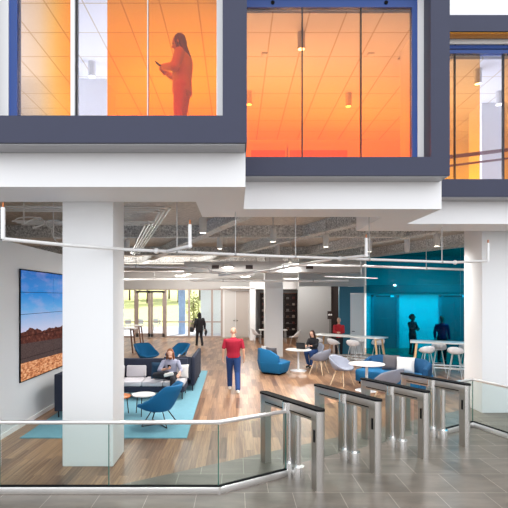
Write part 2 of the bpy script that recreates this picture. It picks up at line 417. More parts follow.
# upper storey rooms
struct(MB().bb(-9, .1, 6.0, 13.6, 4.6, 4.66).bb(.1, 3.25, 7.45, 13.6, 4.6, 4.66).bb(3.25, 12, 8.9, 13.6, 4.6, 4.66).build('floor', mat('upper_floor', (.5, .5, .5), .6), smooth=False))
m = MB(); m.bb(-9, .0, 6.0, 13.6, 7.2, 7.3); m.bb(0, 3.2, 7.45, 13.6, 7.2, 7.3); m.bb(3.2, 12, 8.9, 13.6, 7.2, 7.3)
struct(m.build('ceiling', ceil_tile_mat(), smooth=False), 'white tiled ceiling of the upper rooms', 'ceiling')
struct(MB().bb(-9.2, 12.8, 9.0, 28.2, 7.7, 7.95).build('roof', M_white, smooth=False))
struct(MB().bb(-9, 12, 13.45, 13.6, 4.66, 7.2).build('wall_back', M_white, smooth=False))
struct(MB().bb(-9.1, -9, 5.9, 13.6, 4.66, 7.2).build('wall_left', M_white, smooth=False))
struct(MB().bb(12, 12.1, 8.6, 13.6, 4.66, 7.2).build('wall_right', M_white, smooth=False))
# frames on the back wall upstairs
for i, (x0, x1) in enumerate(((.45, 1.45), (1.6, 3.3))):
    t = struct(thing('window_%d' % (8+i), 'white framed opening on the back wall of the upper room', 'window', (0, 0, 0)))
    f = MB(); f.bb(x0-.09, x1+.09, 13.38, 13.45, 4.67, 7.0); f.build('window_frame', M_white, t, smooth=False)
    MB().bb(x0, x1, 13.34, 13.375, 4.67, 6.85).build('pane', mat('wood_door', srgb(214, 150, 110), .5), t, smooth=False)

# upper windows: navy box frame, white and blue trims, tinted panes
def bay(i, label, X0, X1, Yf, panes, white, blue, mull, zs=4.67):
    Yw = Yf+.3
    t = struct(thing('window_%d' % i, label, 'window'))
    f = MB(); a, b = X0-.29, X1+.29
    f.bb(a, b, Yf, Yf+.58, 4.345, zs); f.bb(a, b, Yf, Yf+.58, 7.39, 7.69)
    f.bb(a, X0, Yf, Yf+.58, zs, 7.39); f.bb(X1, b, Yf, Yf+.58, zs, 7.39)
    f.build('outer_frame', M_navy, t, smooth=False)
    MB().bb(a+.02, b-.02, Yf+.03, Yf+.33, 4.33, 4.345).build('bounce_lit_plate', mat('grey_plate', (.4, .4, .42), .4, metal=.3), t, smooth=False)  # paler grey puts bounce light on the frame's underside into colour
    w = MB(); bl = MB()
    for (x0, x1, z0, z1) in white: w.bb(x0, x1, Yw-.05, Yw+.1, zs if z0 == 4.67 else z0, z1)
    w.build('white_trim', M_white, t, smooth=False)
    if i == 2:
        for x in (.58, 2.37): MB().cyl((x, Yw-.03, 7.15), (x, Yw-.045, 7.15), .03).build('stud', M_black, t)
    if i == 3: MB().bb(X0, X1, Yf+.03, Yf+.2, 7.37, 7.388).build('amber_reflection', mat('amber_reflection', srgb(224, 150, 40), .35), t, smooth=False)  # plate painted amber for the orange reflection under the top frame
    for (x0, x1, z0, z1) in blue: bl.bb(x0, x1, Yw-.03, Yw+.08, zs if z0 == 4.67 else z0, z1)
    bl.build('blue_trim', M_blue, t, smooth=False)
    for x, wd, mm in mull: MB().bb(x-wd/2, x+wd/2, Yw-.025, Yw+.04, zs, 7.37).build('mullion', mm, t, smooth=False)
    for x0, x1, g in panes: MB().bb(x0, x1, Yw, Yw+.014, zs+.005, 7.35).build('pane', g, t, smooth=False)
bay(1, 'left upper window with a person behind orange glass in a navy frame', -3.02, -.16, 5.38,
    [(-2.75, -2.07, G_orx), (-1.99, -1.63, G_lav), (-1.625, -1.117, G_orl), (-1.105, -.245, G_orl)],
    [(-3.02, -2.85, 4.67, 7.39), (-.24, -.16, 4.67, 7.39), (-2.07, -2.02, 4.67, 7.39)],
    [(-2.85, -2.75, 4.67, 7.39)],
    [(-2.005, .018, M_blackm), (-1.111, .012, M_rod)])
bay(2, 'middle upper window with wide orange glass and blue top strip in a navy frame', .1, 2.96, 6.84,
    [(.14, 1.045, G_or), (1.058, 1.975, G_or), (1.987, 2.78, G_or)],
    [(2.865, 2.96, 4.67, 7.39), (.1, .13, 4.67, 7.39)],
    [(2.785, 2.865, 4.67, 7.39), (.13, 2.785, 7.08, 7.39)],
    [(1.05, .015, M_blackm), (1.981, .015, M_blackm)], 4.63)
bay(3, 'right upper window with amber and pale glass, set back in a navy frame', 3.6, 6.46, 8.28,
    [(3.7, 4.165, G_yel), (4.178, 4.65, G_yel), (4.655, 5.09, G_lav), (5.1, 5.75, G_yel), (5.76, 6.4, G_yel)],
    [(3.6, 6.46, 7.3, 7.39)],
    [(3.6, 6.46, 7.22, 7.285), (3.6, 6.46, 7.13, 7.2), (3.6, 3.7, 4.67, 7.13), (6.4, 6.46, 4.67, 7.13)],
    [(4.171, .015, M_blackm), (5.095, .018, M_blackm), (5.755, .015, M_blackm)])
struct(MB().bb(-3.42, -2.78, 9.7, 10.4, 4.66, 7.2).build('column', M_col), 'pale square column inside the left upper room', 'column')
struct(MB().bb(5.95, 6.55, 10.9, 11.5, 4.66, 7.2).build('column', M_col), 'pale square column inside the right upper room', 'column')
# handrail behind the right upper window
t = thing('guard_rail', 'slim rail sloping behind the right upper window', 'railing', (4.8, 9.2, 4.66))
MB().bar((-.9, -.1, .62), (1.1, .25, .95), .05, .07).build('top_rail', mat('rail_red', srgb(120, 60, 70), .5), t)
MB().bar((-.9, -.1, .44), (1.1, .25, .77), .03, .04).build('mid_rail', MATS['rail_red'], t)
for x, y in ((-.8, -.08), (1., .23)): MB().cyl((x, y, 0), (x, y, .63 if x < 0 else .93), .02).build('post', MATS['rail_red'], t)

# downlights upstairs, plus added fill lights
def pendant(name, h, r):
    t = thing(name, '', 'ceiling lamp')
    MB().lathe([(0, 0), (r, 0), (r, -h), (r*.86, -h), (r*.86, -h+.03), (0, -h+.03)], seg=20).build('lamp_body', M_cyl, t)
    MB().cyl((0, 0, -h+.028), (0, 0, -h+.008), r*.82, seg=18).build('lamp_lens', M_lamp, t)
    return t
up = pendant('downlight', .3, .07)
ups = [((1.16, 8.0, 7.2), 'cylinder downlight on the joint between the left panes of the middle upper window'),
       ((2.6, 10.4, 7.2), 'cylinder downlight behind the middle orange pane, close to its right joint'),
       ((.3, 10.3, 7.2), 'cylinder downlight low at the left edge of the middle upper window'),
       ((-2.88, 9.0, 7.2), 'cylinder downlight against the pale column of the left upper window'),
       ((5.0, 9.3, 7.2), 'cylinder downlight near the top of the right upper window'),
       ((6.02, 10.3, 7.2), 'cylinder downlight in the pale strip of the right upper window')]
for i, (p, l) in enumerate(ups):
    if i == 0: up.location = p; up['label'] = l; up['group'] = 'downlights upstairs'
    else: dup(up, p, 0, l, 'downlights upstairs')
def lamp(kind, loc, energy, col=(1, .95, .88), size=.1, spot=None):
    l = bpy.data.lights.new('lamp', kind); l.energy = energy; l.color = col
    if kind == 'AREA': l.size = size
    else: l.shadow_soft_size = size
    if spot: l.spot_size = R(spot); l.spot_blend = .8
    o = bpy.data.objects.new('lamp', l); COL.objects.link(o); o.location = loc; return o
for p in ((-4.8, 8, 5.0), (-1.2, 9.8, 5.1), (1.2, 9.4, 5.1), (2.7, 11.2, 5.2), (7.0, 11, 5.2), (-3.2, 11.2, 5.1), (4.6, 11.0, 5.1)):  # added fill points without fixtures, below sill sightline, to even out the ceiling
    lamp('POINT', p, 118 if p[0] < 4 else 75, (1, .98, .96), .2)
# small ceiling sensors upstairs
t = thing('ceiling_sensor', 'small pale ceiling fitting near the top left of the middle window', 'sensor', (.55, 8.7, 7.2), group='ceiling fittings upstairs')
MB().box((0, 0, -.012), (.12, .12, .024), bev=.008).build('sensor_plate', M_white, t)
dup(t, (2.6, 8.7, 7.2), 0, 'small pale ceiling fitting beside the right joint of the middle window', 'ceiling fittings upstairs')

# ------------------------------------------------------------------ back of the lounge
t = struct(thing('window_4', 'tall glazing to the garden at the back of the lounge', 'window', (0, 27.8, 0)))
for x in (-8.3, -6.22, -4.34, -2.9, -1.48, -.88):
    MB().bb(x-.06, x+.06, -.06, .06, 0, 3.0).build('mullion', M_alum, t, smooth=False)
m = MB(); m.bb(-9, -.8, -.07, .07, 2.93, 3.0)
for a, b in ((-8.24, -6.28), (-4.28, -2.96), (-2.84, -1.54), (-1.42, -.94)): m.bb(a, b, -.04, .04, .93, 1.0); m.bb(a, b, -.04, .04, 0, .1)
m.build('window_frame', M_alum, t, smooth=False)
for a, b in ((-8.24, -6.28), (-4.28, -2.96), (-2.84, -1.54), (-1.42, -.94)): MB().bb(a, b, -.006, .006, .1, 2.93).build('pane', G_clear, t, smooth=False)
for i, (a, b, hx) in enumerate(((-6.16, -5.29, -5.42), (-5.27, -4.4, -5.14))):
    t = struct(thing('door_%d' % (i+1), ('left', 'right')[i]+' leaf of the glazed garden door', 'door', (0, 27.8, 0)))
    m = MB(); m.bb(a, a+.14, -.04, .04, .02, 2.9); m.bb(b-.14, b, -.04, .04, .02, 2.9); m.bb(a, b, -.04, .04, 2.76, 2.9); m.bb(a, b, -.04, .04, .02, .26)
    m.build('door_frame', M_alum, t, smooth=False)
    MB().bb(a+.14, b-.14, -.006, .006, .26, 2.76).build('pane', G_clear, t, smooth=False)
    MB().bar((a+.06, -.09, 1.0), (b-.06, -.09, 1.0), .03, .05).build('push_bar', M_alum, t)
    MB().bb(a+.1, b-.1, -.1, -.04, 2.8, 2.86).build('door_closer', M_blackm, t, smooth=False)
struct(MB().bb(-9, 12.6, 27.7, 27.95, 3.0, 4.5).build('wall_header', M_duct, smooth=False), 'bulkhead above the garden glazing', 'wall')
m = MB(); m.bb(-.82, 1.2, 27.7, 27.95, 0, 3.0)
struct(m.build('wall_back', M_white, smooth=False), 'white back wall with closet doors', 'wall')
for i, (a, b) in enumerate(((-.7, -.02), (.0, .78))):
    t = struct(thing('door_%d' % (i+3), ('narrower left', 'wider beige right')[i]+' closet door in the white back wall', 'door', (0, 27.7, 0)))
    MB().bb(a, b-.02, -.03, 0, .02, 2.86).build('door_panel', mat('closet_door_%d' % i, ((.66, .65, .63), (.55, .5, .46))[i], .5), t, smooth=False)
    MB().ball((a+.08 if i else b-.1, -.06, 1.05), .035).build('door_handle', M_blackm, t)
# alcove with shelving
m = MB(); m.bb(.8, 1.12, 25.9, 27.7, 0, 3.0); m.bb(3.75, 4.1, 25.9, 27.7, 0, 3.0); m.bb(.8, 4.1, 25.9, 26.1, 2.95, 3.6); m.bb(-.9, 4.1, 26.1, 27.7, 3.0, 3.1)
struct(m.build('wall_alcove', M_white, smooth=False), 'white portal around the shelf alcove', 'wall')
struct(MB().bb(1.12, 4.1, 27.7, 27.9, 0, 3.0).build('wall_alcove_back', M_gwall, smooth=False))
t = thing('bookcase', 'tall dark wooden bookcase in the alcove behind the middle column', 'bookcase', (2.65, 27.45, 0))
MB().bb(-1.15, 1.05, .17, .22, 0, 2.75).build('back_panel', M_dark, t, smooth=False)
for x in (-1.15, -.4, .32, 1.05): MB().bb(x-.025, x+.025, -.15, .17, 0, 2.75).build('side_panel', M_dark, t, smooth=False)
for k in range(8): MB().bb(-1.12, 1.02, -.15, .17, .08+k*.375, .12+k*.375).build('shelf', M_brownw if k == 7 else M_dark, t, smooth=False)
bk = [mat('spine_cream', srgb(150, 136, 124), .6), mat('spine_brown', srgb(86, 58, 46), .6), mat('spine_rust', srgb(92, 44, 36), .6), mat('spine_grey', srgb(104, 96, 94), .6)]
bn = ('cream', 'brown', 'rust coloured', 'grey')
shelfn = ('lowest', 'second lowest', 'third', 'fourth', 'fifth', 'sixth', 'top')
for k in range(1, 7):
    for j, xx in enumerate((-.9, .5, .75)):
        i = (k*2+j*3) % 4; x = xx+.1*((k*3+j) % 3-1)
        h = .09+.03*((k+j) % 3)
        o = MB().box((0, 0, h/2), (.13, .2, h), bev=.006).build('book_stack', bk[i]); o.location = (2.65+x, 27.42, .12+k*.375)
        tag(o, bn[i]+' standing books on the '+shelfn[k]+' bookcase shelf, '+('left bay', 'right bay, left one', 'right bay, far right')[j], 'books', 'books in the alcove bookcase')
# grey wall, dark gap, teal wall with white door
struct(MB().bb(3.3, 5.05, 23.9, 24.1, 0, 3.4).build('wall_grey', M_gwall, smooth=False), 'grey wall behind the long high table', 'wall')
struct(MB().bb(4.95, 6.2, 24.15, 24.25, 0, 3.2).build('wall_gap', M_dark, smooth=False))
m = MB(); m.bb(4.52, 5.0, 19.7, 19.85, 0, 2.96); m.bb(5.0, 5.6, 19.7, 19.85, 2.67, 2.96)
struct(m.build('wall_teal', M_teal, smooth=False), 'teal painted wall beside the white door', 'wall')
t = struct(thing('door_5', 'white door in the teal wall left of the teal glass', 'door', (5.3, 19.72, 0)))
MB().bb(-.29, .29, -.02, .06, .01, 2.66).build('door_panel', M_white, t, smooth=False)
MB().bb(.25, .33, -.05, .02, .01, 2.68).build('door_frame', M_plastic, t, smooth=False)
MB().cap((-.22, -.06, 1.), (-.12, -.06, 1.), .015).build('door_handle', M_blackm, t)
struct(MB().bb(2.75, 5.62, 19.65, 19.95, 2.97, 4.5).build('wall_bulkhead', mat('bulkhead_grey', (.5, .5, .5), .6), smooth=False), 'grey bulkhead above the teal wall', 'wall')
t = thing('wall_sign', 'small dark sign with two white round marks in the dark gap by the teal wall', 'sign', (4.93, 23.6, 1.55))
MB().box((0, 0, 0), (.26, .03, .42)).build('sign_board', M_dark, t)
for s in (-1, 1): MB().cyl((s*.055, -.016, .02), (s*.055, -.03, .02), .05, seg=16).build('round_mark', M_white, t)
MB().bb(-.02, .02, -.01, .0, -1.55, -.2).build('sign_post', M_dark, t)

# ------------------------------------------------------------------ teal glass wall and lift lobby
ga, gb = Vector((7.95, 15.1, 0)), Vector((5.68, 19.64, 0)); gd = (gb-ga).normalized()
ga = ga-gd*2.6
t = struct(thing('window_5', 'teal tinted glass wall in front of the lift lobby', 'window'))
L_ = (gb-ga).length; npan = 5
for k in range(npan):
    a = ga+gd*(L_*k/npan+.006); b = ga+gd*(L_*(k+1)/npan-.006)
    MB().bar(a+Vector((0, 0, 2.12)), b+Vector((0, 0, 2.12)), .014, 4.16).build('pane', G_teal, t, smooth=False)
MB().bar(ga+Vector((0, 0, .02)), gb+Vector((0, 0, .02)), .05, .04).build('bottom_channel', M_steel, t, smooth=False)
MB().bar(ga+Vector((0, 0, 4.28)), gb+Vector((0, 0, 4.28)), .3, .16).build('top_header', M_flange, t, smooth=False)
m = MB(); m.bb(5.6, 12.6, 22.0, 22.15, 0, 4.5)
struct(m.build('wall_lobby', M_white, smooth=False), 'bright lobby wall with the lift doors behind the teal glass', 'wall')
struct(MB().bb(5.5, 5.6, 19.95, 22.1, 0, 4.5).build('wall_lobby_side', M_white, smooth=False))
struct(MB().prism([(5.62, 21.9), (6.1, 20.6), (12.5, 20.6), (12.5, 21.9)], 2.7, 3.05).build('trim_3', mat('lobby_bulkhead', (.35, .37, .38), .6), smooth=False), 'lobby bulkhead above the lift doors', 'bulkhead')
M_lift = mat('lift_steel', (.2, .25, .27), .4, metal=.5)
for i, (a, b) in enumerate(((6.6, 7.95), (9.9, 11.45))):
    t = struct(thing('door_%d' % (6+i), ('left lift door beside the curly haired person', 'right lift door behind the man in blue')[i], 'lift door', (0, 22, 0)))
    m = MB(); m.bb(a, a+.12, -.08, 0, 0, 2.6); m.bb(b-.12, b, -.08, 0, 0, 2.6); m.bb(a, b, -.08, 0, 2.48, 2.6); m.build('door_frame', mat('lift_frame', (.3, .36, .4), .4, metal=.5), t, smooth=False)
    c = (a+b)/2
    for s in (0, 1): MB().bb((a+.12, c+.005)[s], (c-.005, b-.12)[s], -.03, 0, 0, 2.48).build('door_leaf', M_lift, t, smooth=False)
    MB().bb(b-.42, b-.28, -.12, -.08, 2.5, 2.58).build('floor_indicator', M_lens, t, smooth=False)
    MB().bb(a+.2, b-.45, -.1, -.08, 2.5, 2.57).build('header_strip', M_blackm, t, smooth=False)
for p, sz in (((7.6, 21.4, 2.69), 1.2), ((10.3, 21.4, 2.69), 1.2)):
    lo = lamp('AREA', (p[0], 21.1, 2.69), 115, (1, .97, .92), 2.6); lo.data.shape = 'RECTANGLE'; lo.data.size_y = .8
lo = lamp('AREA', (9.0, 18.2, 4.45), 280, (1, .97, .92), 1.0)
t = thing('ceiling_camera', 'small white dome camera under the beam above the teal glass', 'camera', (5.55, 14.6, 4.0), group=None)
MB().lathe([(0, .5), (.09, .5), (.09, .0), (.05, -.05), (0, -.06)], seg=16).build('camera_body', M_pipe, t)

# ------------------------------------------------------------------ garden
grass = mat('lawn_grass', srgb(224, 224, 150), .9, var=.25, scale=3)
m = MB()
for i in range(1):
    t_ = bmesh.new(); nx, ny = 40, 16; V = []
    for j in range(ny+1):
        y = 38+j*4.; row = []
        for i in range(nx+1):
            x = -60+i*3.; zz = max(0, (y-40))*.075+.15*math.sin(x*.3)*math.sin(y*.2)*(j > 1)-.02
            row.append(t_.verts.new((x, y, zz)))
        V.append(row)
    for j in range(ny):
        for i in range(nx): t_.faces.new((V[j][i], V[j][i+1], V[j+1][i+1], V[j+1][i]))
    m._merge(t_)
o = m.build('lawn', grass); o['kind'] = 'structure'; o['label'] = 'bright sunlit lawn rising behind the glass doors'; o['category'] = 'lawn'
o = MB().bb(-60, 60, 28.0, 40, -.14, -.02).build('patio', mat('patio_paving', srgb(196, 192, 200), .7), smooth=False); struct(o, 'pale paved patio outside the garden doors', 'patio')
tag(MB().bb(-3.9, 1.5, 36.6, 37.0, -.02, .62, .03).build('planter_wall', mat('brick_planter', srgb(190, 150, 135), .8, var=.15, scale=10)), 'low brick planter wall at the patio edge seen through the glazing', 'planter')
struct(MB().cyl((-3.68, 30.6, -.02), (-3.68, 30.6, 4.5), .24, seg=24).build('column', mat('blue_column', srgb(150, 178, 220), .4, var=.15, scale=3)), 'pale blue round column outside the glazing', 'column')
struct(MB().bb(-2.45, 1.5, 31.2, 31.4, -.02, 4.4).build('wall_outside', mat('outside_white', (.8, .82, .84), .6), smooth=False))
leafm = [mat('leaf_green', srgb(120, 140, 70), .8, var=.4, scale=3), mat('leaf_dark', srgb(84, 104, 62), .8, var=.4, scale=3), mat('leaf_olive', srgb(160, 160, 96), .8, var=.4, scale=3)]
bark = mat('bark', srgb(100, 82, 66), .9, var=.2)
def tree(x, y, z, h, r, lm, n, label, name='tree', cat='tree', low=.3):
    t = thing(name, label, cat, (x, y, z), group='trees in the garden')
    MB().cyl((0, 0, -.2), (0, 0, h*.7), .06*h**.5, .02*h**.5, 8).build('trunk', bark, t)
    tb = bmesh.new()
    for _ in range(n):
        d = Vector((random.gauss(0, 1), random.gauss(0, 1), random.gauss(0, 1))).normalized()*random.random()**.45
        lump = 1+.25*math.sin(d.x*5+x)*math.cos(d.z*4+y)
        p = Vector((d.x*r*lump, d.y*r*lump, h*(low+(1-low)/2)+d.z*h*(1-low)/2*lump))
        s = r*.11*random.uniform(.6, 1.3); a = Euler((random.random()*6, random.random()*6, random.random()*6)).to_matrix()
        tb.faces.new([tb.verts.new(p+a @ Vector(q)*s) for q in ((-1, -.6, 0), (1, -.6, 0), (.8, .7, .2), (-.8, .7, .2))])
    m = MB(); m._merge(tb); m.build('crown', lm, t, smooth=False)
side = ('far left', 'left', 'left middle', 'middle', 'right middle', 'right')
for i, (x, y, h, r) in enumerate(((-15.6, 66, 7, 3.), (-12.2, 62, 6.5, 2.6), (-10.4, 70, 7, 2.6), (-8.2, 64, 6.5, 2.4), (-5.4, 67, 7, 2.8), (-3.2, 60, 6, 2.2))):
    tree(x, y, max(0, (y-40))*.075, h, r, leafm[i % 3], 700, ('green', 'dark green', 'olive')[i % 3]+' leafy tree on the lawn crest, '+('first from the left', 'second from the left', 'third from the left', 'fourth from the left', 'fifth from the left', 'last at the right')[i])
tree(-3.25, 34.5, -.02, 3.2, .55, leafm[2], 500, 'slim olive shrub right of the blue outside column', 'garden_shrub', 'shrub', .05)
def patio_chair():
    t = thing('patio_chair', '', 'chair', group='metal chairs on the patio')
    MB().box((0, 0, .45), (.46, .46, .03), bev=.01).build('seat', M_rod, t)
    m = MB(); m.box((0, -.23, .72), (.46, .025, .36), bev=.01); m.build('backrest', M_rod, t)
    for sx in (-1, 1):
        for sy in (-1, 1): MB().cyl((sx*.21, sy*.21, 0), (sx*.2, sy*.2, .45), .014).build('leg', M_rod, t)
    return t
pc = patio_chair()
for i, (x, y, a, l) in enumerate(((-8.0, 33, .6, 'metal patio chair outside the pane left of the doors'), (-6.85, 33.2, -.5, 'metal patio chair behind the left door leaf'), (-6.2, 33.9, 2.6, 'metal patio chair farther out behind the left door leaf'), (-5.75, 32.6, 1.4, 'metal patio chair behind the right door leaf'))):
    if i == 0: pc.location = (x, y, -.02); pc.rotation_euler = (0, 0, a); pc['label'] = l
    else: dup(pc, (x, y, -.02), a, l)

# ------------------------------------------------------------------ services under the deck
def pipe(name, label, pts, r, hang=(), coup=(), m=M_pipe, group=None, cat='pipe', zt=4.5):
    o = thing(name, label, cat, pts[0], group=group); b = Vector(pts[0])
    MB().tube([Vector(p)-b for p in pts], r).build('pipe_run', m, o)
    for c in coup:
        MB().ball(Vector(c)-b, r*1.9).build('coupling', m, o)
    for h in hang:
        h = Vector(h)-b; MB().cyl(h, (h.x, h.y, zt-b.z), .009, seg=6).build('hanger_rod', M_rod, o); MB().cyl(h-Vector((.02, 0, 0)), h+Vector((.02, 0, 0)), r*1.3).build('hanger_clip', M_rod, o)
    return o
P = lambda x, off, h=.7: Vector(((x-236)/off*h, 450*h/off, 2.5+h))
main = [P(3, 58), P(62, 52.3), P(124, 47.6), P(198, 44.2), P(270, 41.), P(340, 38.6), P(410, 36.2), P(455, 34.6), P(488, 36)]
hp = []
for i, f in ((2, .7), (3, .5), (4, .35), (5, .4), (6, .7)): hp.append(main[i].lerp(main[i+1], f))
o = pipe('sprinkler_pipe', 'long white sprinkler pipe crossing the lounge under the soffit', main, .024, hp, [main[2].lerp(main[3], .42), main[5], main[7]])
b = main[0]
def riser(p, h):
    MB().cyl(p-b, p-b+Vector((0, 0, h)), .026).build('riser', M_pipe, o); MB().cyl(p-b+Vector((0, 0, h)), p-b+Vector((0, 0, h+.06)), .012).build('sprinkler_head', M_walnut, o)
riser(main[0], .38); riser(main[-1], .35)
for p0, d, ln in ((main[2].lerp(main[3], .56), v, .82), (main[5], v, .62)):
    MB().tube([p0-b, p0+d*ln-b], .026).build('branch_pipe', M_pipe, o); MB().ball(p0+d*ln-b, .034).build('elbow', M_pipe, o); riser(p0+d*ln, .3)
pipe('water_pipe', 'white pipe running in front of the teal glass below the sprinkler pipe', [(1.25, 11.9, 3.33), (1.25, 11.7, 3.33), (1.25, 11.7, 3.35), (3.3, 11.9, 3.32), (6.6, 12.6, 3.26)], .03, [(3.3, 11.9, 3.32), (5.2, 12.3, 3.28)])
pipe('water_pipe', 'diagonal white pipe passing in front of the middle column', [(-.55, 14.6, 3.2), (1.0, 13.3, 3.28), (2.2, 10.4, 3.38)], .035, [(1.0, 13.3, 3.28)])
pipe('water_pipe', 'white pipe emerging behind the left column above the garden doors', [(-5, 14.2, 3.5), (-1.2, 14.6, 3.45), (-.9, 14.6, 3.45), (-.8, 14.6, 3.3), (.6, 14.7, 3.25)], .04, [(-3.2, 14.4, 3.48), (-1.4, 14.6, 3.45)])
pipe('water_pipe', 'thin white pipe with a short drop left of the teal glass', [(2.6, 13.2, 3.3-.2), (3.4, 13.3, 3.08), (4.25, 13.5, 3.06)], .013, [(3.72, 13.4, 3.07)])
pipe('water_pipe', 'low grey pipe running along the back bulkhead', [(-7, 22, 3.35), (-2, 22.2, 3.4), (4.5, 22.4, 3.42)], .05, [(-4, 22.1, 3.38), (1, 22.2, 3.4)], m=M_duct)
pipe('water_pipe', 'white pipe crossing below the vented duct', [(-1.8, 17.5, 3.15), (2.5, 17.5, 3.12), (4.4, 17.6, 3.15)], .04, [(-.5, 17.5, 3.14), (3, 17.5, 3.13)])
# conduits
cd = Vector((-.27, .963, 0)).normalized()
ws = ('outermost', 'second', 'third', 'fourth', 'fifth', 'innermost')
for k in range(6):
    if k < 3: bx, by, zz = -1.2-.13*k, 8.15+.2*k, 4.12
    else: bx, by, zz = -1.72-.13*(k-3), 9.35+.2*(k-3), 4.06
    s = Vector((bx, by, zz)); e = s+cd*(9.-.5*k)
    pts = [(-4.6, by-.1, zz), (bx-.1, by-.02, zz), (bx, by+.05, zz), e]
    o = thing('conduit', ws[k]+' conduit of the bundle bending above the garden doors', 'conduit', pts[0], group='bent conduit bundle')
    MB().tube([Vector(p)-Vector(pts[0]) for p in pts], .017, 8).build('conduit_run', M_conduit, o)
    MB().ball(Vector(pts[1])-Vector(pts[0]), .026, 10).build('coupling', M_conduit, o)
# loose cables above the display wall
for k, (x, y, r_) in enumerate(((-3.85, 8.2, .3), (-3.55, 8.9, .26), (-3.6, 9.7, .3))):
    pts = [Vector((math.cos(a)*r_*(1.2-.04*a), .3*math.sin(a*.5+k), math.sin(a)*r_*.6-.05*a*math.cos(a*.7+k))) for a in [i*.33 for i in range(-3, 24)]]
    pts.append(Vector((pts[-1].x, pts[-1].y, .65)))
    o = MB().tube(pts, .012, 6).build('cable_loop', M_conduit); o.location = (x, y, 3.85)
    tag(o, 'loop of grey cable hanging above the display wall, '+('nearest', 'middle', 'farthest')[k]+' of three', 'cable', 'cables above the display wall')
# duct with grilles
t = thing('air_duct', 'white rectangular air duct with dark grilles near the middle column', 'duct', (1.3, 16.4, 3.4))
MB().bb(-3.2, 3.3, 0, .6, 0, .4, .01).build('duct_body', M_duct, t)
for x in (-2.05, -.82, 1.38): MB().bb(x-.13, x+.13, -.02, 0, .12, .26).build('grille', M_dark, t, smooth=False)
for x in (-3, -.2, 3): MB().cyl((x, .3, .4), (x, .3, 1.1), .01, seg=6).build('hanger_rod', M_rod, t)
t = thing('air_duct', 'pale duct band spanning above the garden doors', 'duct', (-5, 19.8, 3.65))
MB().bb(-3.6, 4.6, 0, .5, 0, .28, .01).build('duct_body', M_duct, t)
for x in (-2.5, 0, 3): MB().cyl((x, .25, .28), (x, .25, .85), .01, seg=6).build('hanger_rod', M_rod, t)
# downlights of the lounge
dl = pendant('downlight', .3, .075)
MB().cyl((0, 0, 0), (0, 0, .5), .012, seg=6).build('stem', M_rod, dl)
dls = [((-.66, 9.0, 4.08), 'cylinder downlight hanging left of the diagonal beam, closest to the soffit corner'), ((-.42, 11.7, 4.05), 'cylinder downlight hanging between the soffit corner and the middle column'),
       ((.84, 10.2, 4.05), 'cylinder downlight right above the middle column'), ((2.25, 11.25, 4.05), 'cylinder downlight right of the middle column'),
       ((3.7, 12.5, 4.05), 'cylinder downlight just left of the teal glass top'), ((4.95, 11.1, 4.05), 'cylinder downlight beside the right column'),
       ((1.25, 13.6, 4.05), 'small far cylinder downlight behind the middle column pipes'),
       ((1.95, 16.2, 4.05), 'tiny far cylinder downlight just right of the middle column'),
       ((4.5, 16.9, 4.05), 'added far cylinder downlight left of the teal glass top, above the white door'),  # added to brighten the dim back right and the white door
       ((-2.95, 12.2, 4.05), 'added cylinder downlight behind the bent conduits beside the big white column')]  # added behind the conduits to put light on the sofa
for i, (p, l) in enumerate(dls):
    if i == 0: dl.location = p; dl['label'] = l; dl['group'] = 'cylinder downlights of the lounge'
    else: dup(dl, p, 0, l, 'cylinder downlights of the lounge')
    lamp('SPOT', (p[0], p[1], p[2]-.31), 300, (1, .98, .94), .12, 165)
disc = thing('round_ceiling_lamp', 'round glowing ceiling lamp above the garden doors', 'ceiling lamp', (-2.6, 21, 3.5), group='round lamps at the back')
MB().lathe([(0, .06), (.26, .06), (.28, 0), (.25, -.01), (0, -.01)], seg=24).build('lamp_body', M_cyl, disc)
MB().cyl((0, 0, -.012), (0, 0, -.03), .24, seg=24).build('lamp_lens', M_lens, disc)
MB().cyl((0, 0, .05), (0, 0, 1.0), .01, seg=6).build('stem', M_rod, disc)
dd = [(-2.6, 21, 3.5), (-2.7, 24.5, 3.75), (.5, 24, 3.6), (-5.5, 21, 3.5), (3.3, 22, 3.5)]  # last three are added, as general fill for the back of the lounge
dlb = ['', 'round glowing ceiling lamp just behind and above the first at the doors', 'added round ceiling lamp in front of the closet doors', 'added round ceiling lamp over the far high tables at the left', 'added round ceiling lamp near the grey wall at the right']
for i, p in enumerate(dd):
    if i: dup(disc, p, 0, dlb[i])
    lamp('POINT', (p[0], p[1], p[2]-.3), 190, (1, .97, .93), .05)
t = thing('dome_pendant', 'shallow white dome pendant glowing left of the middle column', 'pendant lamp', (-.28, 15.3, 3.5))
MB().lathe([(0, .14), (.1, .13), (.19, .07), (.23, 0), (.215, 0), (.1, .11), (0, .12)], seg=24).build('lamp_shade', M_pipe, t)
MB().cyl((0, 0, .13), (0, 0, 1.), .008, seg=6).build('cord', M_rod, t); MB().ball((0, 0, .05), .06).build('bulb', M_lens, t)
lamp('POINT', (-.28, 15.3, 3.5), 150, (1, .96, .9), .05)

# ------------------------------------------------------------------ display wall
scr = screen_mat()
t = thing('video_wall', 'huge tiled display showing a desert road under blue sky on the left wall', 'display', (-4.125, 8.58, .88))
MB().bb(-.0, .022, -.02, 4.58, -.02, 2.16).build('mounting_frame', M_black, t, smooth=False)
for c in range(3):
    for r_ in range(5):
        MB().bb(.022, .034, .006+c*1.52, 1.502+c*1.52, .005+r_*.428, .423+r_*.428).build('display_panel', scr, t, smooth=False)

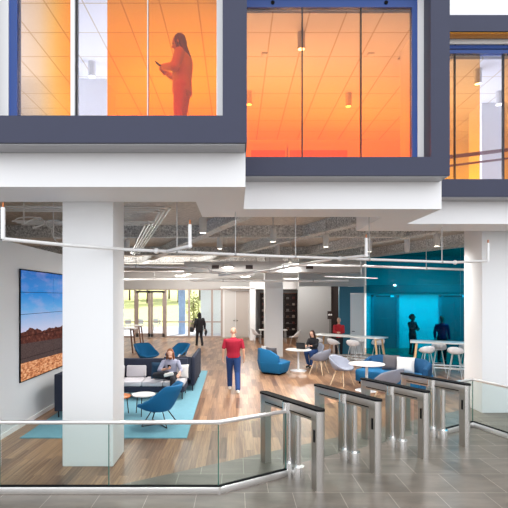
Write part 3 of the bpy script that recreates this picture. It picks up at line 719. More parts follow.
# ------------------------------------------------------------------ railings and turnstiles
def rail_run(label, pts, joints, free=False):
    """glass balustrade along pts; joints = panel breaks per segment"""
    o = thing('glass_railing', label, 'railing', (pts[0][0], pts[0][1], 0)); b = Vector((pts[0][0], pts[0][1], 0))
    V3 = [Vector((p[0], p[1], 0)) for p in pts]
    hr = MB(); sh = MB(); gk = MB()
    for a, c in zip(V3, V3[1:]):
        d = (c-a).normalized()
        hr.bar(a-b+Vector((0, 0, .905)), c-b+Vector((0, 0, .905)), .055, .045, .01)
        sh.bar(a-b+Vector((0, 0, .045)), c-b+Vector((0, 0, .045)), .075, .09, .006)
        gk.bar(a-b+Vector((0, 0, .096)), c-b+Vector((0, 0, .096)), .04, .014)
    for q in V3[1:-1]:
        hr.cyl(q-b+Vector((0, 0, .8825)), q-b+Vector((0, 0, .9275)), .0275); sh.cyl(q-b, q-b+Vector((0, 0, .09)), .0375)
    hr.build('handrail', M_rail, o); sh.build('base_shoe', M_rail, o); gk.build('gasket', M_black, o)
    for a, c, js in zip(V3, V3[1:], joints):
        st = [0]+js+[1]
        for f0, f1 in zip(st, st[1:]):
            d = (c-a).normalized(); p = a.lerp(c, f0)+d*.008-b; q = a.lerp(c, f1)-d*.008-b
            g = MB().bar(p+Vector((0, 0, .495)), q+Vector((0, 0, .495)), .014, .79).build('glass_panel', G_rail, o, smooth=False)
            MB().bar(q+Vector((0, 0, .105)), q+Vector((0, 0, .88)), .014, .006).build('glass_edge', G_edge, g, smooth=False)
    return o
X_ = lambda x: (x+4.1)/(-.216+4.1)
rail_run('long glass railing with steel handrail crossing the left foreground', [(-4.1, 5.73), (-.216, 5.73), (.70, 6.29)], [[X_(-3.0), X_(-1.61)], []])
rail_run('bent glass railing leaving the rightmost turnstile towards the right column', [(3.62, 8.1), (4.58, 8.7), (5.2, 6.75)], [[], [.5]])

def stadium(w, l, n=10):
    """plan outline of a rounded-end bar, l along Y"""
    r = w/2; return [(math.cos(a)*r, l/2-r+math.sin(a)*r) for a in [i*PI/n for i in range(n+1)]]+[(math.cos(a)*r, -l/2+r+math.sin(a)*r) for a in [PI+i*PI/n for i in range(n+1)]]
def turnstile(wings, label):
    t = thing('turnstile', label, 'turnstile', group='row of steel turnstiles')
    hl = .58
    for s in (-1, 1):
        MB().prism([(x, y+s*hl) for x, y in ((-.055, -.055), (.055, -.055), (.055, .055), (-.055, .055))], 0, .9).build('post', M_steeld, t, smooth=False)
        p = [(math.cos(q)*.062, s*(hl+.05)+s*math.sin(q)*.04) for q in [i*PI/14 for i in range(15)]]
        MB().prism(p if s > 0 else p[::-1], 0, 1.03).build('post_tube', M_steel, t)
    MB().bb(-.058, .058, -hl-.05, hl+.05, .89, 1.03, .006).build('top_beam', M_steeld, t)
    for s in (-1, 1): MB().box((s*.0585, 0, .925), (.006, 2*hl-.12, .014)).build('slot', M_black, t)
    MB().prism(stadium(.14, 2*hl+.22), 1.03, 1.055).build('top_cap', M_black, t)
    MB().cyl((.03, .0, .885), (.03, .0, 1.03), .08, seg=26).build('hub', M_steel, t)
    for i, y in enumerate((.0, .19)):
        MB().cyl((.0, y, .1), (.0, y, .9), .04, seg=18).build('barrier_post', M_steel, t)
        MB().box((0, y-.085, .5), (.04, .1, .8), bev=.006).build('barrier_plate', M_steeld, t)
        MB().lathe([(0, 0), (.085, 0), (.085, .175), (.084, .18), (0, .18)], (0, y, 0), 26).build('base_socket', M_steel, t)
    for s in (-1, 1): MB().box((s*.057, hl, .7), (.008, .03, .16), bev=.002).build('card_reader', M_black, t)
    return t
MB_W = lambda s: MB().bb(min(s*.03, s*.5), max(s*.03, s*.5), -.026, -.014, .12, .9)
# local +Y = v (towards the viewer), local +X = u
rzT = math.atan2(v.y, v.x)-PI/2
tl = ['turnstile joined to the long glass railing, first from the left', 'second turnstile from the left, in front of the grey chairs', 'third turnstile from the left, in front of the blue sofa', 'turnstile joined to the bent railing, last at the right']
base = turnstile((), tl[0])
mids = [(.757+.923*k, 6.345+.567*k) for k in range(4)]
Ts = [base]
base.location = (*mids[0], 0); base.rotation_euler = (0, 0, rzT)
for k in range(1, 4): Ts.append(dup(base, (*mids[k], 0), rzT, tl[k]))
for k, o in enumerate(Ts):
    # local +X points to -u after the turn; wings into the neighbouring lanes
    ux = Vector((math.cos(rzT), math.sin(rzT), 0)).dot(u)
    for s in (-1, 1):
        if (k == 0 and s*ux < 0) or (k == 3 and s*ux > 0): continue
        MB_W(s).build('glass_wing', G_rail, o, smooth=False)
MB().ball((.06 if Vector((math.cos(rzT), math.sin(rzT), 0)).dot(u) > 0 else -.06, .6, .86), .012).build('indicator_light', emit('green_led', (.2, 1, .8), 3), Ts[2])
# ------------------------------------------------------------------ furniture
struct_rug = MB().prism([(-3.82, 7.95), (-.87, 7.95), (-.95, 15.2), (-3.9, 15.2)], 0.001, .014).build('rug', M_rug, smooth=False)
tag(struct_rug, 'large light teal rug under the navy sofas', 'rug')

def shell(a, b, z0, hb, hs, hf, flare=1.1, seat=.62, zdrop=.05, nth=40, power=1.6, lean=.0):
    """upholstered bucket: hb, hs, hf = rim height at back, sides and front; front is +Y"""
    t = bmesh.new(); rings = []; nt_ = 9
    cv = t.verts.new((0, 0, z0-zdrop))
    for i in range(1, nt_+1):
        f = i/nt_; ring = []
        for k in range(nth):
            th = 2*PI*k/nth; c = (1-math.sin(th))/2       # 1 at the back, 0 at the front
            rim = hf+(hs-hf)*min(1, c*2)**1.2 if c < .5 else hs+(hb-hs)*((c-.5)*2)**.8
            if f <= .55: r = f/.55*seat; z = z0-zdrop*(1-(f/.55)**2)
            else:
                s = (f-.55)/.45; r = seat+(flare-seat)*math.sin(s*PI/2)**.9; z = z0+rim*s**power
            ring.append(t.verts.new((math.cos(th)*a*r, math.sin(th)*b*r-lean*max(0, z-z0)*c, z)))
        rings.append(ring)
    for k in range(nth): t.faces.new((cv, rings[0][k], rings[0][(k+1) % nth]))
    for A, B in zip(rings, rings[1:]):
        for k in range(nth): t.faces.new((A[k], B[k], B[(k+1) % nth], A[(k+1) % nth]))
    bmesh.ops.recalc_face_normals(t, faces=t.faces)
    return t
def shell_obj(name, m, parent, th, **kw):
    b = MB(); b._merge(shell(**kw)); me_o = b.build(name, m, parent)
    s = me_o.modifiers.new('s', 'SOLIDIFY'); s.thickness = th; s.offset = 0
    s2 = me_o.modifiers.new('b', 'SUBSURF'); s2.levels = 1; s2.render_levels = 1
    p = me_o.parent; bake(me_o); me_o.parent = p
    me_o.data.polygons.foreach_set('use_smooth', [True]*len(me_o.data.polygons))
    return me_o

# low blue lounge chairs with wire legs
def lounge_chair():
    t = thing('lounge_chair', '', 'chair', group='blue bucket lounge chairs')
    b = MB(); tb = bmesh.new()
    # angular bucket: pointed arms in front, high back
    nth, nt_ = 44, 10; rings = []; cv = tb.verts.new((0, .02, .27))
    for i in range(1, nt_+1):
        f = i/nt_; ring = []
        for k in range(nth):
            th = 2*PI*k/nth; s_ = math.sin(th); cth = math.cos(th)
            c = (1-s_)/2
            tip = math.exp(-((abs(cth)-.86)/.2)**2)*(1 if s_ > 0 else 0)*max(0, min(1, s_*3))
            rim = .06+.07*tip+.42*min(1, max(0, (c-.28)/.5))**.9
            ax = .36+.05*tip; ay = .36+.07*tip-(.06 if s_ > .8 else 0)
            if f <= .5: r = f/.5*.6; z = .27+.05*(f/.5)**2
            else:
                q = (f-.5)/.5; r = .6+.52*q**.85; z = .32+rim*q**1.15
            ring.append(tb.verts.new((cth*ax*r, s_*ay*r-.12*max(0, z-.35)*c, z)))
        rings.append(ring)
    for k in range(nth): tb.faces.new((cv, rings[0][k], rings[0][(k+1) % nth]))
    for A, B in zip(rings, rings[1:]):
        for k in range(nth): tb.faces.new((A[k], B[k], B[(k+1) % nth], A[(k+1) % nth]))
    bmesh.ops.recalc_face_normals(tb, faces=tb.faces)
    b._merge(tb); o = b.build('seat_shell', M_bluefab, t)
    s = o.modifiers.new('s', 'SOLIDIFY'); s.thickness = .05; s.offset = 0
    bake(o); o.parent = t; o.data.polygons.foreach_set('use_smooth', [True]*len(o.data.polygons))
    for a in range(4):
        an = PI/4+a*PI/2
        MB().cyl((math.cos(an)*.17, math.sin(an)*.17, .27), (math.cos(an)*.36, math.sin(an)*.36, .012), .011, seg=8).build('leg', M_blackm, t)
    m = MB()
    for a in range(2):
        an = PI/4+a*PI/2; d = Vector((math.cos(an), math.sin(an), 0))*.36
        m.cyl(d+Vector((0, 0, .012)), -d+Vector((0, 0, .012)), .011, seg=8)
    m.build('cross_base', M_blackm, t)
    return t
lc = lounge_chair()
lc.location = (-1.5, 8.8, .014); lc.rotation_euler = (0, 0, face(-1, .22)); lc['label'] = 'blue bucket lounge chair in the front beside the white coffee table'
dup(lc, (-3.25, 16.3, 0), face(.75, -.65), 'blue bucket lounge chair behind the navy sofa, left of the two')
dup(lc, (-2.12, 16.3, 0), face(-.75, -.65), 'blue bucket lounge chair behind the seated man, right of the two')

def pillow(name, label, loc, rot, w, h, m, cat='cushion', group=None):
    t = bmesh.new(); n = 12; th = .075
    F = [[None]*(n+1) for _ in range(n+1)]; B = [[None]*(n+1) for _ in range(n+1)]
    for i in range(n+1):
        for j in range(n+1):
            x, z = i/n*2-1, j/n*2-1
            d = th*((1-x**4)*(1-z**4))**.6
            px, pz = x*w/2*(1-.07*(1-z*z)), z*h/2*(1-.07*(1-x*x))
            F[i][j] = t.verts.new((px, -d, pz))
            B[i][j] = F[i][j] if (i in (0, n) or j in (0, n)) else t.verts.new((px, d, pz))
    for i in range(n):
        for j in range(n):
            t.faces.new((F[i][j], F[i+1][j], F[i+1][j+1], F[i][j+1]))
            t.faces.new((B[i][j], B[i][j+1], B[i+1][j+1], B[i+1][j]))
    b = MB(); b._merge(t); o = b.build(name, m); o.location = loc; o.rotation_euler = rot
    return tag(o, label, cat, group)

# navy modular sofas: local front = -Y, length along X
def sofa(label, loc, rz, L, cushions, backs):
    t = thing('sofa', label, 'sofa', loc, rz)
    MB().bb(-L/2, L/2, -.36, .36, .17, .32, .02).build('base', M_navyfab, t)
    MB().bb(-L/2, L/2, .36, .46, .14, .9, .025).build('backrest', M_navyfab, t)
    w = L/cushions
    for k in range(cushions): MB().bb(-L/2+k*w+.006, -L/2+(k+1)*w-.006, -.38, .34, .32, .44, .03).build('seat_cushion', M_lgfab, t)
    for a, b in backs: MB().box(((a+b)/2, .285, .59), (b-a, .1, .29), (R(-8), 0, 0), bev=.03).build('back_cushion', M_lgfab, t)
    for sx in (-1, 1):
        for sy in (-.3, .4): MB().cyl((sx*(L/2-.06), sy, .17), (sx*(L/2-.06), sy, 0), .016, .013, 10).build('leg', M_blackm, t)
    return t
s1 = sofa('long navy sofa with light grey cushions where the bearded man sits', (-2.3, 11.25, .014), 0, 2.1, 4, [(-1.0, -.55), (-.5, .0), (.72, 1.0)])
s2 = sofa('navy high backed sofa set sideways at the rug edge behind the seated man', (-1.55, 12.95, .014), -PI/2, 2.1, 3, [(-.9, -.1), (.0, .8)])
for s, x in ((-1, -1.05), ): pass
MB().bb(.99, 1.05, -.36, .36, .14, .9, .02).build('end_panel', M_navyfab, s2)
s3 = sofa('navy sofa along the display wall, mostly hidden by the big white column', (-3.27, 10.35, .014), PI/2, 2.2, 3, [(-.9, -.1), (.0, .8)])
MB().bb(-1.13, -1.07, -.36, .46, .14, .9, .02).build('end_panel', M_navyfab, s3)
pillow('cushion', 'petrol blue cushion beside the seated man on the navy sofa', (-1.93, 11.3, .66), (R(-14), 0, R(3)), .4, .42, M_petrol)
pillow('cushion', 'white cushion at the right of the seated man on the navy sofa', (-1.37, 11.42, .62), (R(-12), 0, 0), .34, .34, M_whitefab)
# bag on the far sofa
t = thing('bag', 'black bag leaning on the sideways navy sofa behind the seated man', 'bag', (-1.5, 12.6, .475))
MB().box((0, 0, .2), (.24, .3, .4), (0, R(14), .3), bev=.08).build('bag_body', mat('bag_black', (.02, .02, .024), .7), t)
MB().tube([(-.02, -.08, .38), (.06, -.06, .47), (.08, .06, .47), (.02, .08, .38)], .012).build('handle', M_blackm, t)
pillow('cushion', 'pale grey cushion seen behind the black bag', (-1.62, 13.15, .64), (R(-10), 0, R(-60)), .36, .36, M_lgfab)

# coffee tables
def coffee(name, label, loc, r, h, m):
    t = thing(name, label, 'coffee table', loc)
    MB().lathe([(0, h), (r-.006, h), (r, h-.008), (r, h-.02), (r-.01, h-.028), (0, h-.028)], seg=40).build('tabletop', m, t)
    for k in range(3):
        a = .5+k*2*PI/3; MB().cyl((math.cos(a)*r*.7, math.sin(a)*r*.7, h-.028), (math.cos(a)*r*.85, math.sin(a)*r*.85, 0), .011, seg=8).build('leg', M_blackm, t)
    MB().cyl((0, 0, h-.05), (0, 0, h-.028), r*.6).build('under_plate', M_blackm, t)
coffee('coffee_table', 'white round coffee table beside the front blue chair', (-1.96, 9.55, .014), .25, .43, M_laminate)
coffee('coffee_table', 'orange wooden round coffee table behind the big white column', (-2.5, 9.52, .014), .27, .4, M_walnut)

# blue settee left of the middle column
t = thing('settee', 'blue angular lounge settee in front of the middle column', 'settee', (1.25, 14.85, 0))
poly = [(.17, -.7), (-.49, -.27), (-.55, .33), (-.15, .7), (.35, .48), (.55, -.1)]
MB().prism(poly, .05, .4, .84, .035).build('seat_base', M_bluefab, t)
MB().prism([(x*.72, y*.72) for x, y in poly], 0, .05, 1).build('plinth', M_black, t)
def bw(pts, th, zs):
    """backrest wall along pts with varying height"""
    b = MB(); secs = []
    for i, p in enumerate(pts):
        p = Vector((*p, 0)); a = Vector((*pts[max(0, i-1)], 0)); c = Vector((*pts[min(len(pts)-1, i+1)], 0)); d = (c-a).normalized(); n = Vector((-d.y, d.x, 0))
        z0, z1 = zs[i]; secs.append([p-n*th*.5+Vector((0, 0, z0)), p+n*th*.5+Vector((0, 0, z0)), p+n*th*.55+Vector((0, 0, z1-.04)), p+n*th*.3+Vector((0, 0, z1)), p-n*th*.3+Vector((0, 0, z1)), p-n*th*.5+Vector((0, 0, z1-.04))])
    b.loft(secs); return b
bpts = [(-.12, .64), (-.46, .33), (-.46, .0), (-.42, -.22), (-.15, -.42), (.1, -.58)]
bw(bpts, .13, [(.38, .66), (.38, .78), (.38, .82), (.38, .82), (.38, .78), (.38, .62)]).build('backrest', M_bluefab, t)
pillow('cushion', 'white cushion on the blue settee, leftmost', (1.0, 15.1, .66), (R(-14), 0, R(115)), .42, .42, M_whitefab, group=None)
pillow('cushion', 'charcoal cushion on the blue settee beside the white one', (1.18, 14.78, .64), (R(-14), 0, R(140)), .44, .42, M_dgfab)

# blue sofa at the right
fx, fy = -.763, -.646
t = thing('settee', 'blue curved sofa with two cushions behind the right turnstiles', 'sofa', (4.45, 12.6, 0), face(fx, fy)+PI)
MB().bb(-.98, .98, -.5, .3, .07, .42, .05).build('seat_base', M_bluefab, t)
MB().bb(-.9, .9, -.42, .25, 0, .07).build('plinth', M_black, t)
bw([(-.93, -.12), (-.9, .16), (-.7, .3), (0, .34), (.7, .3), (.9, .16), (.93, -.12)], .15, [(.4, .6), (.4, .74), (.4, .8), (.4, .8), (.4, .8), (.4, .74), (.4, .6)]).build('backrest', M_dbluefab, t)
rzs = t.rotation_euler.z
def onsofa(x, y): return Vector((4.45, 12.6))+Vector((x*math.cos(rzs)-y*math.sin(rzs), x*math.sin(rzs)+y*math.cos(rzs)))
p = onsofa(-.18, .07); pillow('cushion', 'charcoal cushion on the blue sofa at the right', (p.x, p.y, .64), (R(-14), 0, rzs+.25), .46, .44, M_dgfab)
p = onsofa(.3, .03); pillow('cushion', 'white cushion on the blue sofa at the right', (p.x, p.y, .63), (R(-16), 0, rzs+.35), .48, .44, M_whitefab)

# grey armchairs on ash legs
def armchair():
    t = thing('armchair', '', 'chair', group='grey armchairs on ash legs')
    shell_obj('seat_shell', M_greyfab, t, .035, a=.31, b=.29, z0=.46, hb=.37, hs=.21, hf=.0, flare=1.04, seat=.8, zdrop=.02, lean=.25, power=1.1)
    MB().lathe([(0, .455), (.2, .455), (.22, .44), (.2, .425), (0, .42)], seg=24).build('seat_pad', M_greyfab, t)
    for a in range(4):
        an = PI/4+a*PI/2; c, s = math.cos(an), math.sin(an)
        MB().cyl((c*.16, s*.16, .43), (c*.33, s*.33, 0), .019, .012, 10).build('leg', M_ash, t)
    m = MB(); m.bar((-.13, -.13, .415), (.13, .13, .415), .04, .03); m.bar((-.13, .13, .415), (.13, -.13, .415), .04, .03); m.build('under_frame', M_ash, t)
    return t
ac = armchair()
ac.location = (2.72, 14.72, 0); ac.rotation_euler = (0, 0, face(-.8, .6)); ac['label'] = 'grey armchair with its back to us at the round table with the laptop'
dup(ac, (3.02, 12.78, 0), face(.6, -.75), 'grey armchair facing the front round table, left of it')
dup(ac, (3.66, 10.85, 0), face(-.55, .85), 'grey armchair in front of the blue sofa behind the turnstiles')
dup(ac, (2.8, 16.1, 0), face(-.6, -.8), 'grey armchair under the woman with the laptop')

def round_table(label, loc, r):
    t = thing('round_table', label, 'table', loc)
    MB().lathe([(0, .72), (r-.004, .72), (r, .714), (r, .702), (r-.02, .692), (0, .692)], seg=48).build('tabletop', M_laminate, t)
    MB().cyl((0, 0, .02), (0, 0, .692), .035, seg=20).build('pedestal', M_plastic, t)
    MB().lathe([(0, .03), (.04, .03), (r*.62, .012), (r*.64, .004), (r*.64, 0), (0, 0)], seg=40).build('base_disc', M_plastic, t)
round_table('white round table with the laptop in front of the seated woman', (2.12, 15.3, 0), .44)
round_table('white round table in front of the blue sofa behind the turnstiles', (3.5, 12.05, 0), .47)
t = thing('laptop', 'open dark laptop on the round table in front of the woman', 'laptop', (2.28, 15.47, .72), face(-.55, -.83))
MB().box((0, -.02, .009), (.33, .23, .016), bev=.004).build('keyboard_base', M_blackm, t)
MB().box((0, .135, .115), (.33, .014, .22), (R(-12), 0, 0), bev=.005).build('screen_lid', M_blackm, t)

# white side chairs in the alcove
def side_chair():
    t = thing('side_chair', '', 'chair', group='white chairs at the alcove table')
    shell_obj('seat_shell', M_plastic, t, .014, a=.24, b=.24, z0=.46, hb=.38, hs=.06, hf=.0, flare=1.05, seat=.75, zdrop=.02, lean=.2)
    for a in range(4):
        an = PI/4+a*PI/2; c, s = math.cos(an), math.sin(an)
        MB().cyl((c*.14, s*.14, .45), (c*.28, s*.28, 0), .011, .01, 8).build('leg', M_rod, t)
    return t
sc = side_chair()
sc.location = (1.15, 24.4, 0); sc.rotation_euler = (0, 0, face(1, .2)); sc['label'] = 'white chair left of the alcove table, beside the portal'
dup(sc, (1.75, 23.7, 0), face(0.1, 1), 'white chair in front of the alcove table, by the middle column')
dup(sc, (2.95, 22.9, 0), face(-1, .3), 'white chair right of the middle column at the alcove table')
t = thing('dining_table', 'white alcove table half hidden by the middle column', 'table', (2.0, 24.35, 0))
MB().box((0, 0, .725), (1.5, .7, .03), bev=.008).build('tabletop', M_laminate, t)
for sx in (-1, 1):
    for sy in (-1, 1): MB().cyl((sx*.66, sy*.28, .71), (sx*.68, sy*.3, 0), .018).build('leg', M_rod, t)

# long high tables and stools
def high_table(label, a, b, w, frame=M_oak, top=M_laminate, h=1.06, group=None, rail=True):
    a = Vector((*a, 0)); b = Vector((*b, 0)); d = (b-a); L = d.length; rz = math.atan2(d.y, d.x)
    t = thing('high_table', label, 'table', (a+b)/2, rz, group)
    MB().box((0, 0, h-.02), (L, w, .04), bev=.008).build('tabletop', top, t)
    for sx in (-1, 1):
        for sy in (-1, 1): MB().bar((sx*(L/2-.2), sy*(w/2-.1), h-.04), (sx*(L/2-.08), sy*(w/2-.03), 0), .06, .045, .006).build('leg', frame, t)
        MB().bar((sx*(L/2-.19), -w/2+.09, h-.07), (sx*(L/2-.19), w/2-.09, h-.07), .05, .06).build('apron', frame, t)
    if rail:
        for sy in (-1, 1): MB().bar((-(L/2-.11), sy*(w/2-.06), .26), (L/2-.11, sy*(w/2-.06), .26), .025, .03).build('foot_rail', M_plastic, t)
    return t, rz
def stool_proto():
    t = thing('bar_stool', '', 'stool', group='white shell bar stools')
    shell_obj('seat_shell', M_plastic, t, .014, a=.225, b=.21, z0=.76, hb=.22, hs=.08, hf=.0, flare=1.06, seat=.72, zdrop=.02, power=1.2)
    for a in range(4):
        an = PI/4+a*PI/2; c, s = math.cos(an), math.sin(an)
        MB().cyl((c*.12, s*.12, .745), (c*.29, s*.29, 0), .011, seg=8).build('leg', M_rod, t)
    ring = [(math.cos(x)*.235, math.sin(x)*.235, .28) for x in [PI/4+k*PI/2 for k in range(5)]]
    MB().tube(ring, .009, 8).build('foot_ring', M_rod, t)
    return t
st = stool_proto()
A, B = Vector((3.15, 17.75)), Vector((5.25, 15.95))
tb_, r1 = high_table('long white high table with oak legs in front of the teal wall and door', A, B, .75)
nd = Vector((math.sin(r1), -math.cos(r1)))
if nd.y > 0: nd = -nd
def put_stool(p, ang, label, first=[True]):
    if first[0]: st.location = (p.x, p.y, 0); st.rotation_euler = (0, 0, ang); st['label'] = label; first[0] = False
    else: dup(st, (p.x, p.y, 0), ang, label)
for k, f in enumerate((.12, .38, .66)):
    p = A.lerp(B, f)+nd*.5
    put_stool(p, face(-nd.x, -nd.y)+(.3, -.2, .15)[k], 'white bar stool on the near side of the long high table, '+('first from the left', 'second from the left', 'third from the left')[k])
p = A.lerp(B, .84)-nd*.5; put_stool(p, face(nd.x, nd.y), 'white bar stool behind the right oak leg of the long high table')
p = A.lerp(B, .56)-nd*.5; put_stool(p, face(nd.x, nd.y)+.2, 'white bar stool on the far side of the long high table, near its middle')
A2, B2 = Vector((5.75, 14.85)), Vector((8.05, 13.95))
tb2, r2 = high_table('white high table with oak legs in front of the teal glass', A2, B2, .75)
nd2 = Vector((math.sin(r2), -math.cos(r2)))
if nd2.y > 0: nd2 = -nd2
put_stool(A2.lerp(B2, .2)+nd2*.5, face(-nd2.x, -nd2.y)+.3, 'white bar stool at the high table by the teal glass, beside its oak leg')
put_stool(A2.lerp(B2, .53)+nd2*.52, face(-nd2.x, -nd2.y)-.2, 'white bar stool at the high table by the teal glass, next to the right column')
put_stool(A2.lerp(B2, .36)-nd2*.5, face(nd2.x, nd2.y), 'white bar stool on the far side of the table by the teal glass, left one')
put_stool(A2.lerp(B2, .7)-nd2*.5, face(nd2.x, nd2.y)+.2, 'white bar stool on the far side of the table by the teal glass, right one')
high_table('wooden high table nearest to us at the far left by the garden doors', (-5.9, 20.3), (-4.5, 20.3), .7, M_brownw, M_laminate, 1.1, rail=False)
high_table('wooden high table standing right in front of the garden door leaf', (-5.9, 22.5), (-4.6, 22.5), .7, M_brownw, M_laminate, 1.1, rail=False)

# ------------------------------------------------------------------ people
SKIN = mat('skin', srgb(222, 172, 146), .55, var=.03, scale=20)
SKIN2 = mat('skin_brown', srgb(150, 100, 76), .55, var=.03, scale=20)
DARK = mat('dark_eye', (.02, .015, .012), .3)
LIP = mat('lip', srgb(170, 100, 90), .5)
def person(label, loc, rz, J, shirt, trousers, shoes, hair, skin=SKIN, girth=1., sleeve='long', hairstyle='short', beard=None, coat=0., scale=1., grip=.6, skirt=False):
    """J holds joint positions in the figure's own frame (front = +Y, right = +X)"""
    t = thing('person', label, 'person', loc, rz); t.scale = (scale,)*3
    D = {'head': (0, .03, 1.6), 'neck': (0, -.01, 1.44), 'chest': (0, 0, 1.24), 'waist': (0, .0, 1.06), 'pelvis': (0, 0, .93),
         'shR': (.185, -.01, 1.39), 'elR': (.24, -.04, 1.12), 'wrR': (.25, .04, .88), 'shL': (-.185, -.01, 1.39), 'elL': (-.24, -.04, 1.12), 'wrL': (-.25, .04, .88),
         'hipR': (.09, 0, .9), 'knR': (.1, .03, .49), 'anR': (.1, -.02, .09), 'hipL': (-.09, 0, .9), 'knL': (-.1, .03, .49), 'anL': (-.1, -.02, .09),
         'toeR': (.02, 1, -.05), 'toeL': (-.02, 1, -.05), 'look': (0, 1, 0)}
    D.update(J); D = {k: Vector(p) for k, p in D.items()}
    for k in ('shR', 'shL'): D[k].z -= .035; D[k].x *= .97*girth**.5
    side = (D['shR']-D['shL']).normalized(); hs = (D['hipR']-D['hipL']).normalized()
    # head frame
    fy_ = D['look'].normalized(); fx_ = fy_.cross(Vector((0, 0, 1))).normalized(); fz_ = fx_.cross(fy_)
    HM = Matrix((fx_, fy_, fz_)).transposed()
    hp = lambda x, y, z: D['head']+HM @ Vector((x, y, z))
    b = MB()
    b.ball(hp(0, -.01, .025), (.074, .094, .09), 18, HM); b.ball(hp(0, .02, -.045), (.056, .068, .07), 16, HM)
    b.cap(hp(0, .088, .005), hp(0, .104, -.025), .010, .015); b.ball(hp(0, .078, -.085), (.026, .022, .02), 10, HM)
    b.ball(hp(0, .083, .022), (.05, .012, .012), 10, HM)
    for s in (-1, 1): b.ball(hp(s*.075, -.005, -.01), (.012, .022, .034), 10, HM)
    b.cap(D['neck']+Vector((0, 0, -.03)), hp(0, -.02, -.06), .056, .05)
    b.etube([(D['pelvis'], .14, .1), (D['waist'], .125, .09), (D['chest'], .15, .105), (D['neck']-Vector((0, 0, .05)), .12, .07), (D['neck'], .06, .055)], side)
    for s in 'RL':
        b.cap(D['sh'+s], D['el'+s], .047, .038); b.cap(D['el'+s], D['wr'+s], .038, .026)
        b.cap(D['hip'+s], D['kn'+s], .085, .055); b.cap(D['kn'+s], D['an'+s], .054, .036); b.cap(D['an'+s], D['an'+s]+D['toe'+s].normalized()*.1-Vector((0, 0, .03)), .034, .028)
        # hand
        d = (D['wr'+s]-D['el'+s]).normalized(); inn = D.get('palm'+s, (-side if s == 'R' else side)); inn = (inn-d*inn.dot(d)).normalized()
        w = d.cross(inn).normalized(); fw = w if w.dot(D['look']) > 0 or abs(d.z) < .5 else -w
        if d.cross(inn).dot(D['look']) < 0: w = -w
        pc_ = D['wr'+s]+d*.05
        b.etube([(D['wr'+s], .024, .019), (D['wr'+s]+d*.03, .034, .016), (D['wr'+s]+d*.085, .04, .014), (D['wr'+s]+d*.1, .036, .012)], w)
        for q, (off, ln) in enumerate(((.03, .068), (.01, .078), (-.01, .072), (-.03, .056))):
            k0 = D['wr'+s]+d*.092+w*off; d1 = (d*(1-.3*grip)+inn*grip*.6).normalized(); k1 = k0+d1*ln*.5
            d2 = (d*(1-grip)+inn*grip).normalized(); b.cap(k0, k1, .0095, .009, 8); b.cap(k1, k1+d2*ln*.5, .009, .0075, 8)
        th0 = D['wr'+s]+d*.025+w*.03; th1 = th0+(d*.6+w*.7+inn*.3).normalized()*.042; b.cap(th0, th1, .012, .010, 8); b.cap(th1, th1+(d*.8+w*.1+inn*.5).normalized()*.032, .010, .008, 8)
    b.build('body', skin, t, voxel=.009)
    for s in (-1, 1):
        MB().ball(hp(s*.03, .078, .008), (.011, .008, .007), 10, HM).build('eye', DARK, t)
    MB().ball(hp(0, .083, -.055), (.022, .007, .006), 10, HM).build('mouth', LIP, t)
    # shirt or jacket
    c = MB(); g = .014+coat
    secs = [(D['pelvis']+(D['waist']-D['pelvis'])*.0-Vector((0, 0, .02+coat*3)), .155+coat, .115+coat), (D['waist'], .14+coat, .105+coat), (D['chest'], .168+coat, .122+coat), (D['chest'].lerp(D['neck'], .55), .185+coat*.6, .112+coat), (D['chest'].lerp(D['neck'], .78), .17+coat*.4, .09+coat*.5), (D['neck']-Vector((0, 0, .015)), .085, .07), (D['neck']+Vector((0, .0, .015)), .066, .062)]
    c.etube([(q, a_*girth, b_*girth) for q, a_, b_ in secs[:5]]+secs[5:], side)
    for s in 'RL':
        c.ball(D['sh'+s], (.053 if sleeve == 'short' else .06)+coat*.6)
        if sleeve == 'long': c.cap(D['sh'+s], D['el'+s], .06+coat*.5, .05+coat*.5); c.cap(D['el'+s], D['wr'+s]-(D['wr'+s]-D['el'+s]).normalized()*.015, .05+coat*.5, .037+coat*.3)
        elif sleeve == 'rolled': c.cap(D['sh'+s], D['el'+s], .06, .052); c.cap(D['el'+s], D['el'+s].lerp(D['wr'+s], .3), .052, .048)
        else: c.cap(D['sh'+s], D['sh'+s].lerp(D['el'+s], .8), .052, .053)
    c.build('jacket' if coat > .01 else 'shirt', shirt, t, voxel=.011)
    # trousers
    c = MB(); c.etube([(D['pelvis']+(D['waist']-D['pelvis'])*.45, .138, .104), (D['pelvis'], .158, .118), (D['hipR'].lerp(D['hipL'], .5)-Vector((0, 0, .05)), .15, .11)], hs)
    for s in 'RL':
        c.cap(D['hip'+s], D['kn'+s], .1*girth**.6, .07*girth**.6); c.cap(D['kn'+s], D['an'+s]+Vector((0, 0, .02)), .07*girth**.6, .054*girth)
    c.build('trousers', trousers, t, voxel=.011)
    for s in 'RL':
        f = D['toe'+s].normalized(); a = D['an'+s]; dn = (D['an'+s]-D['kn'+s]).normalized(); dn = (dn-f*dn.dot(f)).normalized()
        c = MB(); c.cap(a+dn*.03-f*.035, a+dn*.045+f*.13, .044, .036); c.cap(a, a+dn*.03, .046, .045)
        c.bar(a+dn*.073-f*.075, a+dn*.073+f*.165, .07, .016, .006, up=dn)
        c.build('shoe', shoes, t, voxel=.009)
